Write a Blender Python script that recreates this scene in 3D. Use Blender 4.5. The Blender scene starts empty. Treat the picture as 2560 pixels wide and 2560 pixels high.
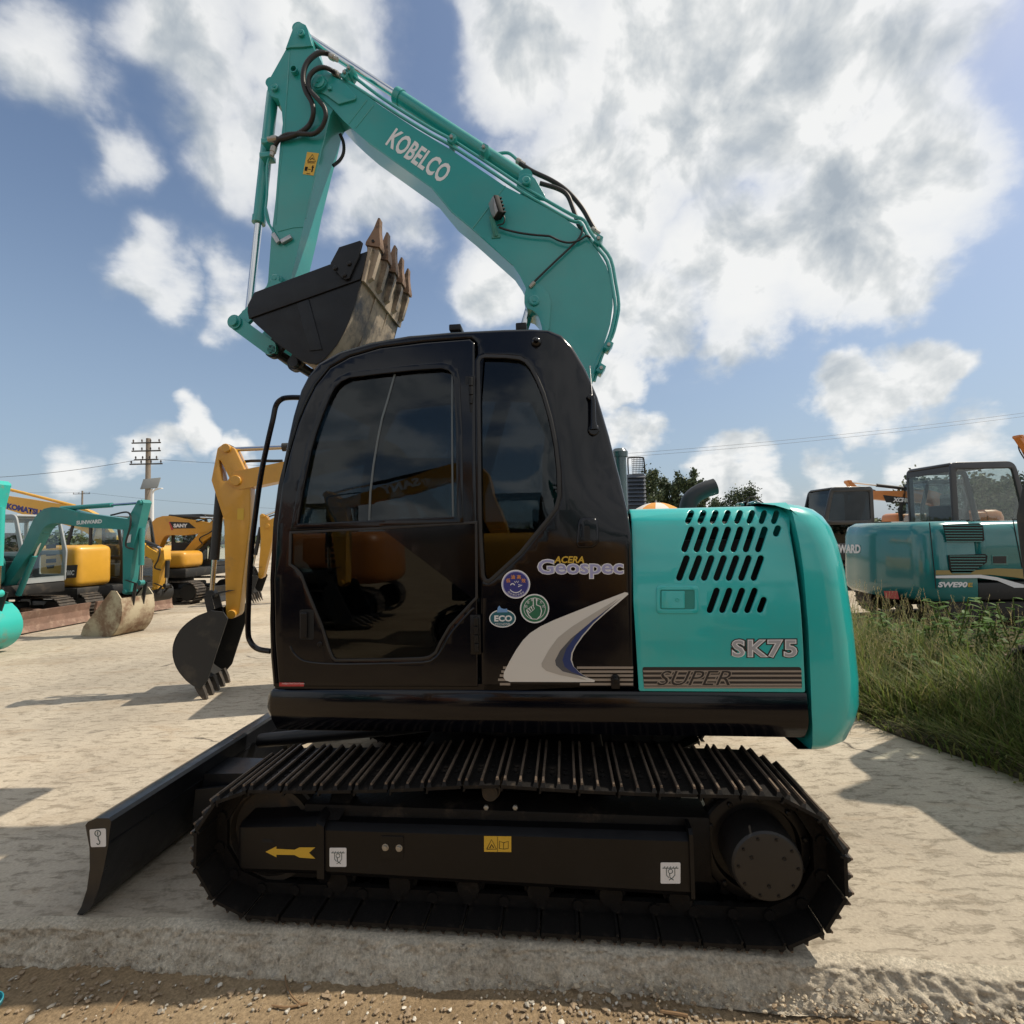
import bpy, bmesh, math, random
from mathutils import Vector, Matrix, noise
R = math.radians
random.seed(7)
S = bpy.context.scene
C = S.collection
# ---------------------------------------------------------------- camera
FPX, CX, CY, HC = 1255.0, 1280.0, 1280.0, 1.733      # focal length and centre (2560 px picture), eye height
CAMR = Matrix.Rotation(R(90 + 2.46), 3, 'X') @ Matrix.Rotation(R(-1.24), 3, 'Z')
def ray(px, py): return CAMR @ Vector(((px - CX) / FPX, -(py - CY) / FPX, -1))
cam = bpy.data.cameras.new('camera'); camo = bpy.data.objects.new('camera', cam); C.objects.link(camo)
camo.matrix_world = Matrix.Translation((0, 0, HC)) @ CAMR.to_4x4()
cam.sensor_width = 36; cam.lens = 36 * FPX / 2560
cam.clip_start = 0.05; cam.clip_end = 6000
S.camera = camo
# ---------------------------------------------------------------- light
SUN = Vector((0.74, 0.125, 1.0)).normalized()
sl = bpy.data.lights.new('sun', 'SUN'); sl.energy = 3.7; sl.angle = R(0.5); sl.color = (1.0, 0.90, 0.75)
so = bpy.data.objects.new('sun', sl); C.objects.link(so)
so.rotation_euler = SUN.to_track_quat('Z', 'Y').to_euler(); so.location = (8, 3, 14)
S.view_settings.view_transform = 'Standard'; S.view_settings.look = 'None'
S.view_settings.exposure = 0.35; S.view_settings.gamma = 1.0
W = bpy.data.worlds.new('World'); S.world = W; W.use_nodes = True
def pixdir(px, py): return ray(px, py).normalized()
def build_sky():
    nt = W.node_tree; N = nt.nodes; L = nt.links; N.clear()
    out = N.new('ShaderNodeOutputWorld'); bg = N.new('ShaderNodeBackground'); bg.inputs[1].default_value = 0.12
    sky = N.new('ShaderNodeTexSky'); sky.sky_type = 'NISHITA'; sky.sun_disc = False
    sky.sun_elevation = math.asin(SUN.z); sky.sun_rotation = math.atan2(SUN.x, SUN.y)
    sky.air_density = 1.0; sky.dust_density = 1.6; sky.ozone_density = 2.2; sky.altitude = 40
    tc = N.new('ShaderNodeTexCoord')
    def math_(op, a, b=None, clamp=False):
        n = N.new('ShaderNodeMath'); n.operation = op; n.use_clamp = clamp
        for i, s in enumerate((a, b)):
            if s is None: continue
            if isinstance(s, (int, float)): n.inputs[i].default_value = s
            else: L.new(s, n.inputs[i])
        return n.outputs[0]
    def mapr(v, a, b, c, d, t='SMOOTHSTEP'):
        n = N.new('ShaderNodeMapRange'); n.interpolation_type = t
        L.new(v, n.inputs[0])
        for i, s in enumerate((a, b, c, d)): n.inputs[i + 1].default_value = s
        return n.outputs[0]
    nrm = N.new('ShaderNodeVectorMath'); nrm.operation = 'NORMALIZE'; L.new(tc.outputs['Generated'], nrm.inputs[0])
    D = nrm.outputs[0]
    sx = N.new('ShaderNodeSeparateXYZ'); L.new(D, sx.inputs[0])
    # cloud layer seen from below: project the direction on a slightly curved layer
    den = math_('ADD', math_('MAXIMUM', sx.outputs[2], 0.0), 0.32)
    cb = N.new('ShaderNodeCombineXYZ')
    L.new(math_('DIVIDE', sx.outputs[0], den), cb.inputs[0]); L.new(math_('DIVIDE', sx.outputs[1], den), cb.inputs[1])
    L.new(math_('MULTIPLY', sx.outputs[2], 1.2), cb.inputs[2])
    def noise_(vec, scale, detail, rough, dist=0.0, lac=2.0):
        n = N.new('ShaderNodeTexNoise'); n.inputs['Scale'].default_value = scale; n.inputs['Detail'].default_value = detail
        n.inputs['Roughness'].default_value = rough; n.inputs['Distortion'].default_value = dist; n.inputs['Lacunarity'].default_value = lac
        L.new(vec, n.inputs['Vector']); return n.outputs['Fac']
    n1 = noise_(cb.outputs[0], 2.6, 9, 0.60, 0.25)
    # warped direction so that the heaps get ragged outlines
    wn = N.new('ShaderNodeTexNoise'); wn.inputs['Scale'].default_value = 7; wn.inputs['Detail'].default_value = 5; L.new(D, wn.inputs['Vector'])
    wv = N.new('ShaderNodeVectorMath'); wv.operation = 'MULTIPLY_ADD'; L.new(wn.outputs['Color'], wv.inputs[0])
    wv.inputs[1].default_value = (0.16, 0.16, 0.16); 
    off = N.new('ShaderNodeVectorMath'); off.operation = 'SUBTRACT'; L.new(D, off.inputs[0]); off.inputs[1].default_value = (0.08, 0.08, 0.08)
    L.new(off.outputs[0], wv.inputs[2]); DW = wv.outputs[0]
    heaps = [(1700, 100, .27, 1.05), (2010, 200, .24, 1.05), (1480, 520, .22, 1.05), (1850, 620, .21, 1.05), (2170, 430, .20, 1.0), (1330, 110, .17, .95), (1200, 60, .10, .75), (1620, 760, .15, .95), (2120, 640, .16, .95),
             (2230, 70, .18, .92), (1530, 960, .10, .9), (1600, 1090, .09, .75), (1230, 720, .13, .85), (1330, 640, .12, .8), (470, 90, .17, .76), (800, 70, .16, .82), (600, 400, .14, .72), (720, 300, .13, .66), (860, 520, .11, .62),
             (270, 400, .08, .68), (80, 90, .12, .70), (390, 680, .09, .74), (570, 720, .10, .74), (960, 480, .14, .76), (2290, 985, .095, .86), (2130, 1010, .09, .82), (2420, 940, .05, .66),
             (480, 1065, .07, .82), (400, 1120, .09, .64), (200, 1150, .07, .55), (580, 1090, .07, .74), (1850, 1210, .13, .74), (2420, 1150, .10, .64), (2080, 1170, .08, .60)]
    acc = None
    for (px, py, rad, w) in heaps:
        d = pixdir(px, py)
        vm = N.new('ShaderNodeVectorMath'); vm.operation = 'DISTANCE'; L.new(DW, vm.inputs[0]); vm.inputs[1].default_value = d
        b = mapr(vm.outputs['Value'], 0.0, rad * 1.45, w, 0.0)
        acc = b if acc is None else math_('MAXIMUM', acc, b)
    # beyond the frame the same broken cloud cover goes on
    cover = noise_(cb.outputs[0], 0.9, 2, 0.5)
    infr = mapr(sx.outputs[1], 0.25, 0.7, 0.0, 1.0)
    rest = math_('MULTIPLY', mapr(cover, 0.34, 0.52, 0.25, 0.9), math_('SUBTRACT', 1.0, infr))
    acc = math_('MAXIMUM', acc, rest)
    n2 = noise_(D, 7.0, 9, 0.53, 0.2)
    mixn = math_('ADD', math_('MULTIPLY', n1, 0.50), math_('MULTIPLY', n2, 0.50))
    dens = math_('ADD', math_('MULTIPLY', math_('SUBTRACT', mixn, 0.5), 1.55), math_('SUBTRACT', acc, 0.42))
    soft = mapr(dens, -0.16, 0.46, 0.0, 0.97); crisp = mapr(dens, -0.04, 0.20, 0.0, 0.97); kz = mapr(sx.outputs[2], 0.16, 0.48, 1.0, 0.45)
    alpha = math_('ADD', math_('MULTIPLY', crisp, kz), math_('MULTIPLY', soft, math_('SUBTRACT', 1.0, kz)))
    # light on the cloud: bright rims, grey thick middles and undersides
    sh = N.new('ShaderNodeVectorMath'); sh.operation = 'ADD'; L.new(D, sh.inputs[0]); sh.inputs[1].default_value = SUN * 0.055
    n2s = noise_(sh.outputs[0], 9.0, 5, 0.55, 0.3); n2l = noise_(D, 9.0, 5, 0.55, 0.3)
    n3 = noise_(D, 4.2, 5, 0.55, 0.6)
    thick = math_('ADD', mapr(dens, 0.10, 0.95, 0.0, 0.42), math_('ADD', math_('MULTIPLY', math_('SUBTRACT', n3, 0.47), 1.7), math_('MULTIPLY', math_('SUBTRACT', n2s, n2l), 2.4)))
    ramp = N.new('ShaderNodeValToRGB'); L.new(thick, ramp.inputs[0])
    e = ramp.color_ramp.elements
    e[0].position = 0.05; e[0].color = (.92, .925, .915, 1); e[1].position = 0.95; e[1].color = (.40, .455, .51, 1)
    m = ramp.color_ramp.elements.new(0.30); m.color = (.72, .745, .75, 1)
    m = ramp.color_ramp.elements.new(0.60); m.color = (.53, .575, .61, 1)
    sc = N.new('ShaderNodeVectorMath'); sc.operation = 'SCALE'; L.new(ramp.outputs[0], sc.inputs[0]); sc.inputs['Scale'].default_value = 6.5
    # hazy pale band low down
    hz = N.new('ShaderNodeMixRGB'); L.new(mapr(sx.outputs[2], 0.0, 0.60, 0.66, 0.05), hz.inputs[0])
    tint = N.new('ShaderNodeMixRGB'); tint.blend_type = 'MULTIPLY'; tint.inputs[0].default_value = 1.0
    L.new(sky.outputs[0], tint.inputs[1]); tint.inputs[2].default_value = (0.88, 0.86, 0.84, 1)
    L.new(tint.outputs[0], hz.inputs[1]); hz.inputs[2].default_value = (2.35, 3.0, 3.75, 1)
    mx = N.new('ShaderNodeMixRGB'); L.new(alpha, mx.inputs[0]); L.new(hz.outputs[0], mx.inputs[1]); L.new(sc.outputs[0], mx.inputs[2])
    L.new(mx.outputs[0], bg.inputs[0]); L.new(bg.outputs[0], out.inputs[0])
build_sky()

# ---------------------------------------------------------------- materials
MAT = {}
def mat(name, col, rough=.5, metal=0.0, coat=0.0, var=0.0, vscale=6.0, bump=0.0, bscale=40.0, spec=.5, dirt=None, dscale=3.0, damt=.5, dcol2=None, coords='Object', rvar=0.0, crough=.06, dstr=None):
    if name in MAT: return MAT[name]
    m = bpy.data.materials.new(name); m.use_nodes = True
    nt = m.node_tree; N = nt.nodes; L = nt.links
    b = N['Principled BSDF']
    b.inputs['Base Color'].default_value = (*col, 1); b.inputs['Roughness'].default_value = rough; b.inputs['Metallic'].default_value = metal
    b.inputs['Specular IOR Level'].default_value = spec; b.inputs['Coat Weight'].default_value = coat; b.inputs['Coat Roughness'].default_value = crough
    tc = N.new('ShaderNodeTexCoord')
    src = None
    def nz(scale, detail=5, rough_=.6):
        n = N.new('ShaderNodeTexNoise'); n.inputs['Scale'].default_value = scale; n.inputs['Detail'].default_value = detail
        n.inputs['Roughness'].default_value = rough_; L.new(tc.outputs[coords], n.inputs['Vector']); return n.outputs['Fac']
    if var > 0:
        n = nz(vscale)
        hs = N.new('ShaderNodeHueSaturation'); hs.inputs['Color'].default_value = (*col, 1)
        mr = N.new('ShaderNodeMapRange'); L.new(n, mr.inputs[0]); mr.inputs[1].default_value = .25; mr.inputs[2].default_value = .75
        mr.inputs[3].default_value = 1 - var; mr.inputs[4].default_value = 1 + var; L.new(mr.outputs[0], hs.inputs['Value']); src = hs.outputs[0]
    if dirt is not None:
        n = nz(dscale, 8, .68)
        mr = N.new('ShaderNodeMapRange'); mr.interpolation_type = 'SMOOTHSTEP'; L.new(n, mr.inputs[0])
        mr.inputs[1].default_value = .62 - .3 * damt; mr.inputs[2].default_value = .78 - .22 * damt; mr.inputs[3].default_value = 0; mr.inputs[4].default_value = dstr if dstr else min(1, .5 + damt * .5)
        mx = N.new('ShaderNodeMixRGB'); L.new(mr.outputs[0], mx.inputs[0])
        if src is None: mx.inputs[1].default_value = (*col, 1)
        else: L.new(src, mx.inputs[1])
        mx.inputs[2].default_value = (*dirt, 1); src = mx.outputs[0]
        rr = N.new('ShaderNodeMapRange'); L.new(mr.outputs[0], rr.inputs[0]); rr.inputs[3].default_value = rough; rr.inputs[4].default_value = max(rough, .85) if not dstr else rough + .35 * dstr / .2
        L.new(rr.outputs[0], b.inputs['Roughness'])
    elif rvar > 0:
        n = nz(vscale * 2.3)
        rr = N.new('ShaderNodeMapRange'); L.new(n, rr.inputs[0]); rr.inputs[1].default_value = .3; rr.inputs[2].default_value = .7
        rr.inputs[3].default_value = max(.02, rough - rvar); rr.inputs[4].default_value = rough + rvar; L.new(rr.outputs[0], b.inputs['Roughness'])
    if src is not None: L.new(src, b.inputs['Base Color'])
    if bump > 0:
        n = nz(bscale, 6, .62); bp = N.new('ShaderNodeBump'); bp.inputs['Strength'].default_value = 1.0; bp.inputs['Distance'].default_value = bump
        L.new(n, bp.inputs['Height']); L.new(bp.outputs[0], b.inputs['Normal'])
    MAT[name] = m; return m
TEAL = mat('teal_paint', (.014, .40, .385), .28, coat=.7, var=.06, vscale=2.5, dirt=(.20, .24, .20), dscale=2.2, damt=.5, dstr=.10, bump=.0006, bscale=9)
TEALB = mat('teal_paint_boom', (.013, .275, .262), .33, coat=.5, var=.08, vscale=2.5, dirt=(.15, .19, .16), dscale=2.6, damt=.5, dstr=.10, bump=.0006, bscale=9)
BLACK = mat('black_gloss_paint', (.0020, .0024, .0050), .17, coat=.28, spec=.24, rvar=.05, vscale=3, bump=.0007, bscale=5)
SATIN = mat('black_satin_paint', (.0052, .0050, .0056), .42, spec=.28, coat=.05, var=.25, vscale=5, dirt=(.020, .017, .014), dscale=5, damt=.12, bump=.0012, bscale=22)
BUCKB = mat('bucket_black_paint', (.006, .0068, .009), .42, spec=.3, coat=.05, var=.3, vscale=4, rvar=.1, bump=.002, bscale=18)
TRACK = mat('track_steel', (.0065, .0055, .005), .62, spec=.25, dirt=(.060, .045, .032), dscale=9, damt=.30, bump=.003, bscale=60)
GROUS = mat('grouser_worn_steel', (.155, .115, .085), .5, metal=.3, dirt=(.03, .024, .02), dscale=14, damt=.45, bump=.002, bscale=70)
RUST = mat('rusty_steel', (.16, .085, .045), .7, metal=.2, var=.4, vscale=14, dirt=(.03, .022, .018), dscale=10, damt=.5, bump=.003, bscale=50)
RUSTB = mat('rusty_brown_steel', (.19, .115, .085), .8, var=.3, vscale=5, dirt=(.33, .23, .17), dscale=6, damt=.45, bump=.003, bscale=30)
STEEL = mat('bare_steel', (.42, .42, .42), .4, metal=.8, var=.2, vscale=20, bump=.001, bscale=60)
CHROME = mat('chrome_rod', (.62, .63, .64), .12, metal=1.0)
RUBBER = mat('hose_rubber', (.014, .013, .013), .48, var=.2, vscale=20)
BOLT = mat('bolt_zinc', (.36, .34, .30), .4, metal=.6)
BLACKM = mat('matt_black', (.006, .006, .006), .8)
SEAT = mat('seat_cloth', (.025, .025, .028), .9, bump=.002, bscale=120)
WHITE = mat('white_decal', (.70, .70, .71), .35, coat=.3)
SILVER = mat('silver_decal', (.64, .63, .60), .34, metal=.15, coat=.3)
SILVER2 = mat('dark_silver_decal', (.42, .40, .37), .34, metal=.15, coat=.3)
GREYD = mat('grey_decal', (.33, .33, .35), .4)
BLUED = mat('blue_decal', (.016, .036, .14), .35, coat=.3)
SLATE = mat('slate_decal', (.075, .08, .095), .35, coat=.3)
TAN = mat('tan_stripe_decal', (.27, .225, .185), .4)
DARKS = mat('dark_stripe_decal', (.018, .015, .016), .4)
YELD = mat('yellow_decal', (.60, .37, .035), .4)
GOLD = mat('gold_decal', (.52, .33, .035), .35)
LILAC = mat('lilac_decal', (.30, .30, .50), .35, coat=.2)
PURP = mat('purple_decal', (.030, .032, .19), .4)
GREEND = mat('green_decal', (.018, .13, .068), .4)
ORANGED = mat('orange_decal', (.62, .24, .05), .4)
TEALD = mat('petrol_decal', (.010, .10, .13), .4)
REDD = mat('red_decal', (.42, .035, .035), .4)
def glass(name, tint, refl=1.0):
    m = bpy.data.materials.new(name); m.use_nodes = True; nt = m.node_tree; N = nt.nodes; L = nt.links; N.clear()
    o = N.new('ShaderNodeOutputMaterial'); t = N.new('ShaderNodeBsdfTransparent'); t.inputs[0].default_value = (*tint, 1)
    g = N.new('ShaderNodeBsdfGlossy'); g.inputs['Roughness'].default_value = .012; g.inputs[0].default_value = (refl * .92, refl * .97, refl, 1)
    f = N.new('ShaderNodeFresnel'); ge = N.new('ShaderNodeNewGeometry'); io = N.new('ShaderNodeMath'); io.operation = 'MULTIPLY_ADD'; L.new(ge.outputs['Backfacing'], io.inputs[0]); io.inputs[1].default_value = -.8333; io.inputs[2].default_value = 1.5; L.new(io.outputs[0], f.inputs[0])   # thin sheet: same mirror strength from both sides
    mx = N.new('ShaderNodeMixShader'); L.new(f.outputs[0], mx.inputs[0]); L.new(t.outputs[0], mx.inputs[1]); L.new(g.outputs[0], mx.inputs[2]); L.new(mx.outputs[0], o.inputs[0])
    MAT[name] = m; return m
GLASS = glass('tinted_glass', (.30, .345, .365), .80)
CGLASS = glass('clear_cab_glass', (.94, .97, .96))
LAMPG = mat('lamp_lens', (.25, .26, .28), .1, coat=.6)

# ---------------------------------------------------------------- mesh helpers
def smooth(me, ang=32):
    bm = bmesh.new(); bm.from_mesh(me)
    ca = math.cos(R(ang))
    for f in bm.faces: f.smooth = True
    for e in bm.edges:
        if len(e.link_faces) == 2: e.smooth = e.link_faces[0].normal.dot(e.link_faces[1].normal) > ca
    bm.to_mesh(me); bm.free()
def link(name, me, mats, parent=None, M=None):
    o = bpy.data.objects.new(name, me); C.objects.link(o)
    if mats is not None:
        for m in (mats if isinstance(mats, (list, tuple)) else [mats]): me.materials.append(m)
    if parent is not None: o.parent = parent
    if M is not None: o.matrix_local = M
    return o
def tag(o, label=None, cat=None, group=None, kind=None):
    if label: o['label'] = label
    if cat: o['category'] = cat
    if group: o['group'] = group
    if kind: o['kind'] = kind
    return o
def empty(name, M, label, cat, group=None):
    o = bpy.data.objects.new(name, None); C.objects.link(o); o.matrix_world = M; o.empty_display_size = .3
    return tag(o, label, cat, group)
class MB:
    """collects geometry in one bmesh; build() links it as one mesh object"""
    def __init__(s): s.bm = bmesh.new()
    def _add(s, fs, mi):
        for f in fs: f.material_index = mi
    def hexa(s, p, mi=0):
        """8 corners: bottom ring 0-3, top ring 4-7"""
        v = [s.bm.verts.new(q) for q in p]
        s._add([s.bm.faces.new([v[i] for i in f]) for f in ((3, 2, 1, 0), (4, 5, 6, 7), (0, 1, 5, 4), (1, 2, 6, 5), (2, 3, 7, 6), (3, 0, 4, 7))], mi); return v
    def box(s, x0, x1, y0, y1, z0, z1, b=0.0, seg=2, mi=0, M=None):
        p = [(x0, y0, z0), (x1, y0, z0), (x1, y1, z0), (x0, y1, z0), (x0, y0, z1), (x1, y0, z1), (x1, y1, z1), (x0, y1, z1)]
        v = s.hexa(p, mi)
        if b > 0:
            es = list({e for q in v for e in q.link_edges})
            r = bmesh.ops.bevel(s.bm, geom=es, offset=b, segments=seg, profile=.5, affect='EDGES', clamp_overlap=True)
            v = list({q for f in r['faces'] for q in f.verts} | {q for q in v if q.is_valid})
            for f in r['faces']: f.material_index = mi
        if M is not None:
            for q in v: q.co = M @ q.co
        return v
    def loft(s, rings, mi=0, cap=True, closed=True):
        vs = [[s.bm.verts.new(p) for p in r] for r in rings]; n = len(rings[0]); fs = []
        for a, b in zip(vs[:-1], vs[1:]):
            for i in range(n if closed else n - 1):
                j = (i + 1) % n
                try: fs.append(s.bm.faces.new((a[i], a[j], b[j], b[i])))
                except ValueError: pass
        if cap:
            fs.append(s.bm.faces.new(vs[0][::-1])); fs.append(s.bm.faces.new(vs[-1]))
        s._add(fs, mi); return vs
    def tube(s, pts, r, n=8, mi=0, cap=True, rib=0.0):
        pts = [Vector(p) for p in pts]; k = len(pts); rings = []
        t0 = (pts[1] - pts[0]).normalized(); up = Vector((0, 0, 1)) if abs(t0.z) < .9 else Vector((1, 0, 0))
        a = t0.cross(up).normalized()
        for i, p in enumerate(pts):
            t = ((pts[min(i + 1, k - 1)] - pts[i]).normalized() + (pts[i] - pts[max(i - 1, 0)]).normalized())
            t = t.normalized() if t.length > 1e-6 else t0
            a = (a - t * a.dot(t)).normalized(); b = t.cross(a)
            rr = r[i] if isinstance(r, (list, tuple)) else r
            if rib and i % 2: rr *= (1 - rib)
            rings.append([p + (a * math.cos(q) + b * math.sin(q)) * rr for q in [2 * math.pi * j / n for j in range(n)]])
        s.loft(rings, mi, cap)
    def cyl(s, p0, p1, r, n=16, mi=0, b=0.0):
        p0 = Vector(p0); p1 = Vector(p1); d = (p1 - p0)
        if b > 0:
            t = d.normalized() * b
            s.tube([p0, p0 + t, p1 - t, p1], [r - b, r, r, r - b], n, mi)
        else: s.tube([p0, p1], r, n, mi)
    def lathe(s, o, axis, prof, n=24, mi=0, cap=True):
        """prof: (radius, distance along axis)"""
        o = Vector(o); ax = Vector(axis).normalized(); up = Vector((0, 0, 1)) if abs(ax.z) < .9 else Vector((1, 0, 0))
        a = ax.cross(up).normalized(); b = ax.cross(a)
        s.loft([[o + ax * h + (a * math.cos(q) + b * math.sin(q)) * max(r, 1e-4) for q in [2 * math.pi * j / n for j in range(n)]] for r, h in prof], mi, cap)
    def prism(s, poly, y0, y1, mi=0, f=None):
        """polygon in (x, z) swept along y"""
        f = f or (lambda x, y, z: (x, y, z))
        s.loft([[f(x, y0, z) for x, z in poly], [f(x, y1, z) for x, z in poly]], mi)
    def quad(s, p, mi=0):
        f = s.bm.faces.new([s.bm.verts.new(q) for q in p]); f.material_index = mi
    def mesh(s, name, ang=32, M=None):
        bmesh.ops.recalc_face_normals(s.bm, faces=s.bm.faces)
        if M is not None: s.bm.transform(M)
        me = bpy.data.meshes.new(name); s.bm.to_mesh(me); s.bm.free(); smooth(me, ang); return me
    def build(s, name, mats, parent=None, M=None, ang=32):
        return link(name, s.mesh(name, ang), mats, parent, M)
def cat_rom(pts, n=8):
    P = [Vector(p) for p in pts]; P = [P[0] * 2 - P[1]] + P + [P[-1] * 2 - P[-2]]; out = []
    for i in range(1, len(P) - 2):
        for k in range(n):
            t = k / n; a, b, c, d = P[i - 1:i + 3]
            out.append(.5 * ((2 * b) + (c - a) * t + (2 * a - 5 * b + 4 * c - d) * t * t + (3 * b - a - 3 * c + d) * t ** 3))
    out.append(P[-2]); return out
def rnd(poly, r, seg=5):
    """round the corners of a 2D polygon; r one radius or one per corner"""
    n = len(poly); out = []
    for i in range(n):
        p = Vector(poly[i][:2]); a = Vector(poly[i - 1][:2]); b = Vector(poly[(i + 1) % n][:2])
        q = r[i] if isinstance(r, (list, tuple)) else r
        da = (a - p); db = (b - p)
        if q <= 0 or da.length < 1e-6 or db.length < 1e-6: out.append((p.x, p.y)); continue
        ang = da.angle(db)
        if ang > 3.1: out.append((p.x, p.y)); continue
        t = min(q / math.tan(ang / 2), da.length * .48, db.length * .48)
        p0 = p + da.normalized() * t; p1 = p + db.normalized() * t
        for k in range(seg + 1):
            u = k / seg; w = p0.lerp(p, u).lerp(p.lerp(p1, u), u); out.append((w.x, w.y))
    return out
def curve_mesh(loops, thick, bevel=0.0, res=2):
    cu = bpy.data.curves.new('tmp', 'CURVE'); cu.dimensions = '2D'; cu.fill_mode = 'BOTH'
    for lp in loops:
        sp = cu.splines.new('POLY'); sp.points.add(len(lp) - 1); sp.use_cyclic_u = True
        for q, p in zip(sp.points, lp): q.co = (p[0], p[1], 0, 1)
    cu.extrude = max(thick / 2 - bevel, 0); cu.bevel_depth = bevel; cu.bevel_resolution = res; cu.offset = -bevel
    o = bpy.data.objects.new('tmp', cu); C.objects.link(o)
    dg = bpy.context.evaluated_depsgraph_get(); me = bpy.data.meshes.new_from_object(o.evaluated_get(dg))
    bpy.data.objects.remove(o); bpy.data.curves.remove(cu); me.materials.clear(); return me
def plate(name, loops, v0, thick, mats, parent=None, M=None, bevel=0.0, warp=None, step=.05, ang=32, res=2, axis='y'):
    """flat plate with holes: loops in (x, z), its near face at y = v0; warp(x, z) pushes it along y"""
    me = curve_mesh(loops, thick, bevel, res)
    bm = bmesh.new(); bm.from_mesh(me)
    bmesh.ops.remove_doubles(bm, verts=bm.verts, dist=1e-5)
    if warp is not None:
        xs = [v.co.x for v in bm.verts]; ys = [v.co.y for v in bm.verts]
        for k, (lo, hi) in enumerate(((min(xs), max(xs)), (min(ys), max(ys)))):
            q = lo + step
            while q < hi:
                co = (q, 0, 0) if k == 0 else (0, q, 0); no = (1, 0, 0) if k == 0 else (0, 1, 0)
                bmesh.ops.bisect_plane(bm, geom=bm.verts[:] + bm.edges[:] + bm.faces[:], plane_co=co, plane_no=no); q += step
    for v in bm.verts:
        x, z, c = v.co; y = v0 + thick / 2 - c
        if warp is not None: y += warp(x, z)
        v.co = (x, y, z)
    bmesh.ops.recalc_face_normals(bm, faces=bm.faces)
    bm.to_mesh(me); bm.free(); me.name = name; smooth(me, ang)
    return link(name, me, mats, parent, M)
def text_mesh(body, bold=0.0, shear=0.0, ext=0.001, space=1.0):
    cu = bpy.data.curves.new('txt', 'FONT'); cu.body = body; cu.size = 1; cu.offset = bold; cu.shear = shear; cu.extrude = ext; cu.space_character = space
    cu.resolution_u = 3; cu.fill_mode = 'FRONT'; cu.extrude = 0
    o = bpy.data.objects.new('txt', cu); C.objects.link(o)
    dg = bpy.context.evaluated_depsgraph_get(); me = bpy.data.meshes.new_from_object(o.evaluated_get(dg))
    bpy.data.objects.remove(o); bpy.data.curves.remove(cu); me.materials.clear(); return me
def text(name, body, ll, lr, ul, mats, parent=None, M=None, bold=0.0, shear=0.0, space=1.0, grow=0.0):
    """flat lettering fitted in the parallelogram lower-left, lower-right, upper-left"""
    me = text_mesh(body, bold, shear, 0, space)
    if not me.vertices: return None
    xs = [v.co.x for v in me.vertices]; ys = [v.co.y for v in me.vertices]
    x0, x1, y0, y1 = min(xs), max(xs), min(ys), max(ys)
    ll, lr, ul = Vector(ll), Vector(lr), Vector(ul); a = lr - ll; b = ul - ll; nn = a.cross(b).normalized()
    if grow:
        ga = a.normalized() * grow; gb = b.normalized() * grow; ll = ll - ga - gb; a = a + ga * 2; b = b + gb * 2
    for v in me.vertices: v.co = ll + a * ((v.co.x - x0) / (x1 - x0)) + b * ((v.co.y - y0) / (y1 - y0))
    me.name = name
    return link(name, me, mats, parent, M)
class Frame:
    """vertical working plane: x runs along it (to the right in the picture), y away from the camera, z up"""
    def __init__(s, ox, oy, yaw, oz=0.0):
        s.o = Vector((ox, oy, oz)); s.t = R(yaw)
        s.M = Matrix.Translation(s.o) @ Matrix.Rotation(-s.t, 4, 'Z'); s.I = s.M.inverted(); s.c = s.I @ Vector((0, 0, HC)); s.Rt = s.I.to_3x3()
    def at(s, px, py, v=0.0):
        """photo pixel -> point of this frame's plane y = v"""
        d = s.Rt @ ray(px, py); k = (v - s.c.y) / d.y; return s.c + d * k
    def p2(s, px, py, v=0.0):
        q = s.at(px, py, v); return (q.x, q.z)
def ground(px, py, z=0.0):
    d = ray(px, py); return Vector((0, 0, HC)) + d * ((z - HC) / d.z)
def on(px, py, Y):
    d = ray(px, py); return Vector((0, 0, HC)) + d * (Y / d.y)
def bank_x(yy): return 3.36 - .23 * (yy - 3.41) if yy < 4.67 else 3.07 - .10 * (yy - 4.67)
def interp(x, P):
    if x <= P[0][0]: return P[0][1] + (x - P[0][0]) * (P[1][1] - P[0][1]) / (P[1][0] - P[0][0])
    for (a, c), (b, d) in zip(P[:-1], P[1:]):
        if x <= b: return c + (d - c) * (x - a) / (b - a)
    a, c = P[-2]; b, d = P[-1]; return d + (x - b) * (d - c) / (b - a)
def zz(x0, y0, x1, w):
    """pixel of an enlarged crop -> pixel of the photograph"""
    s = (x1 - x0) / w
    return lambda p: (x0 + p[0] * s, y0 + p[1] * s)
Z1 = zz(560, 40, 1080, 1932); Z2 = zz(560, 500, 1080, 1932); Z3 = zz(1040, 300, 1600, 1932); Z4 = zz(640, 780, 1240, 1932); Z5 = zz(1140, 780, 1740, 1932)
Z6 = zz(640, 1300, 1240, 1932); Z7 = zz(1180, 1380, 1740, 1932); Z8 = zz(1540, 1220, 2180, 1873)
ZB = zz(160, 1760, 860, 1932); ZT = zz(440, 1840, 1300, 1932); ZU = zz(1240, 1820, 2200, 1932)
def sstep(a, b, x):
    t = min(1, max(0, (x - a) / (b - a))); return t * t * (3 - 2 * t)
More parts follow.
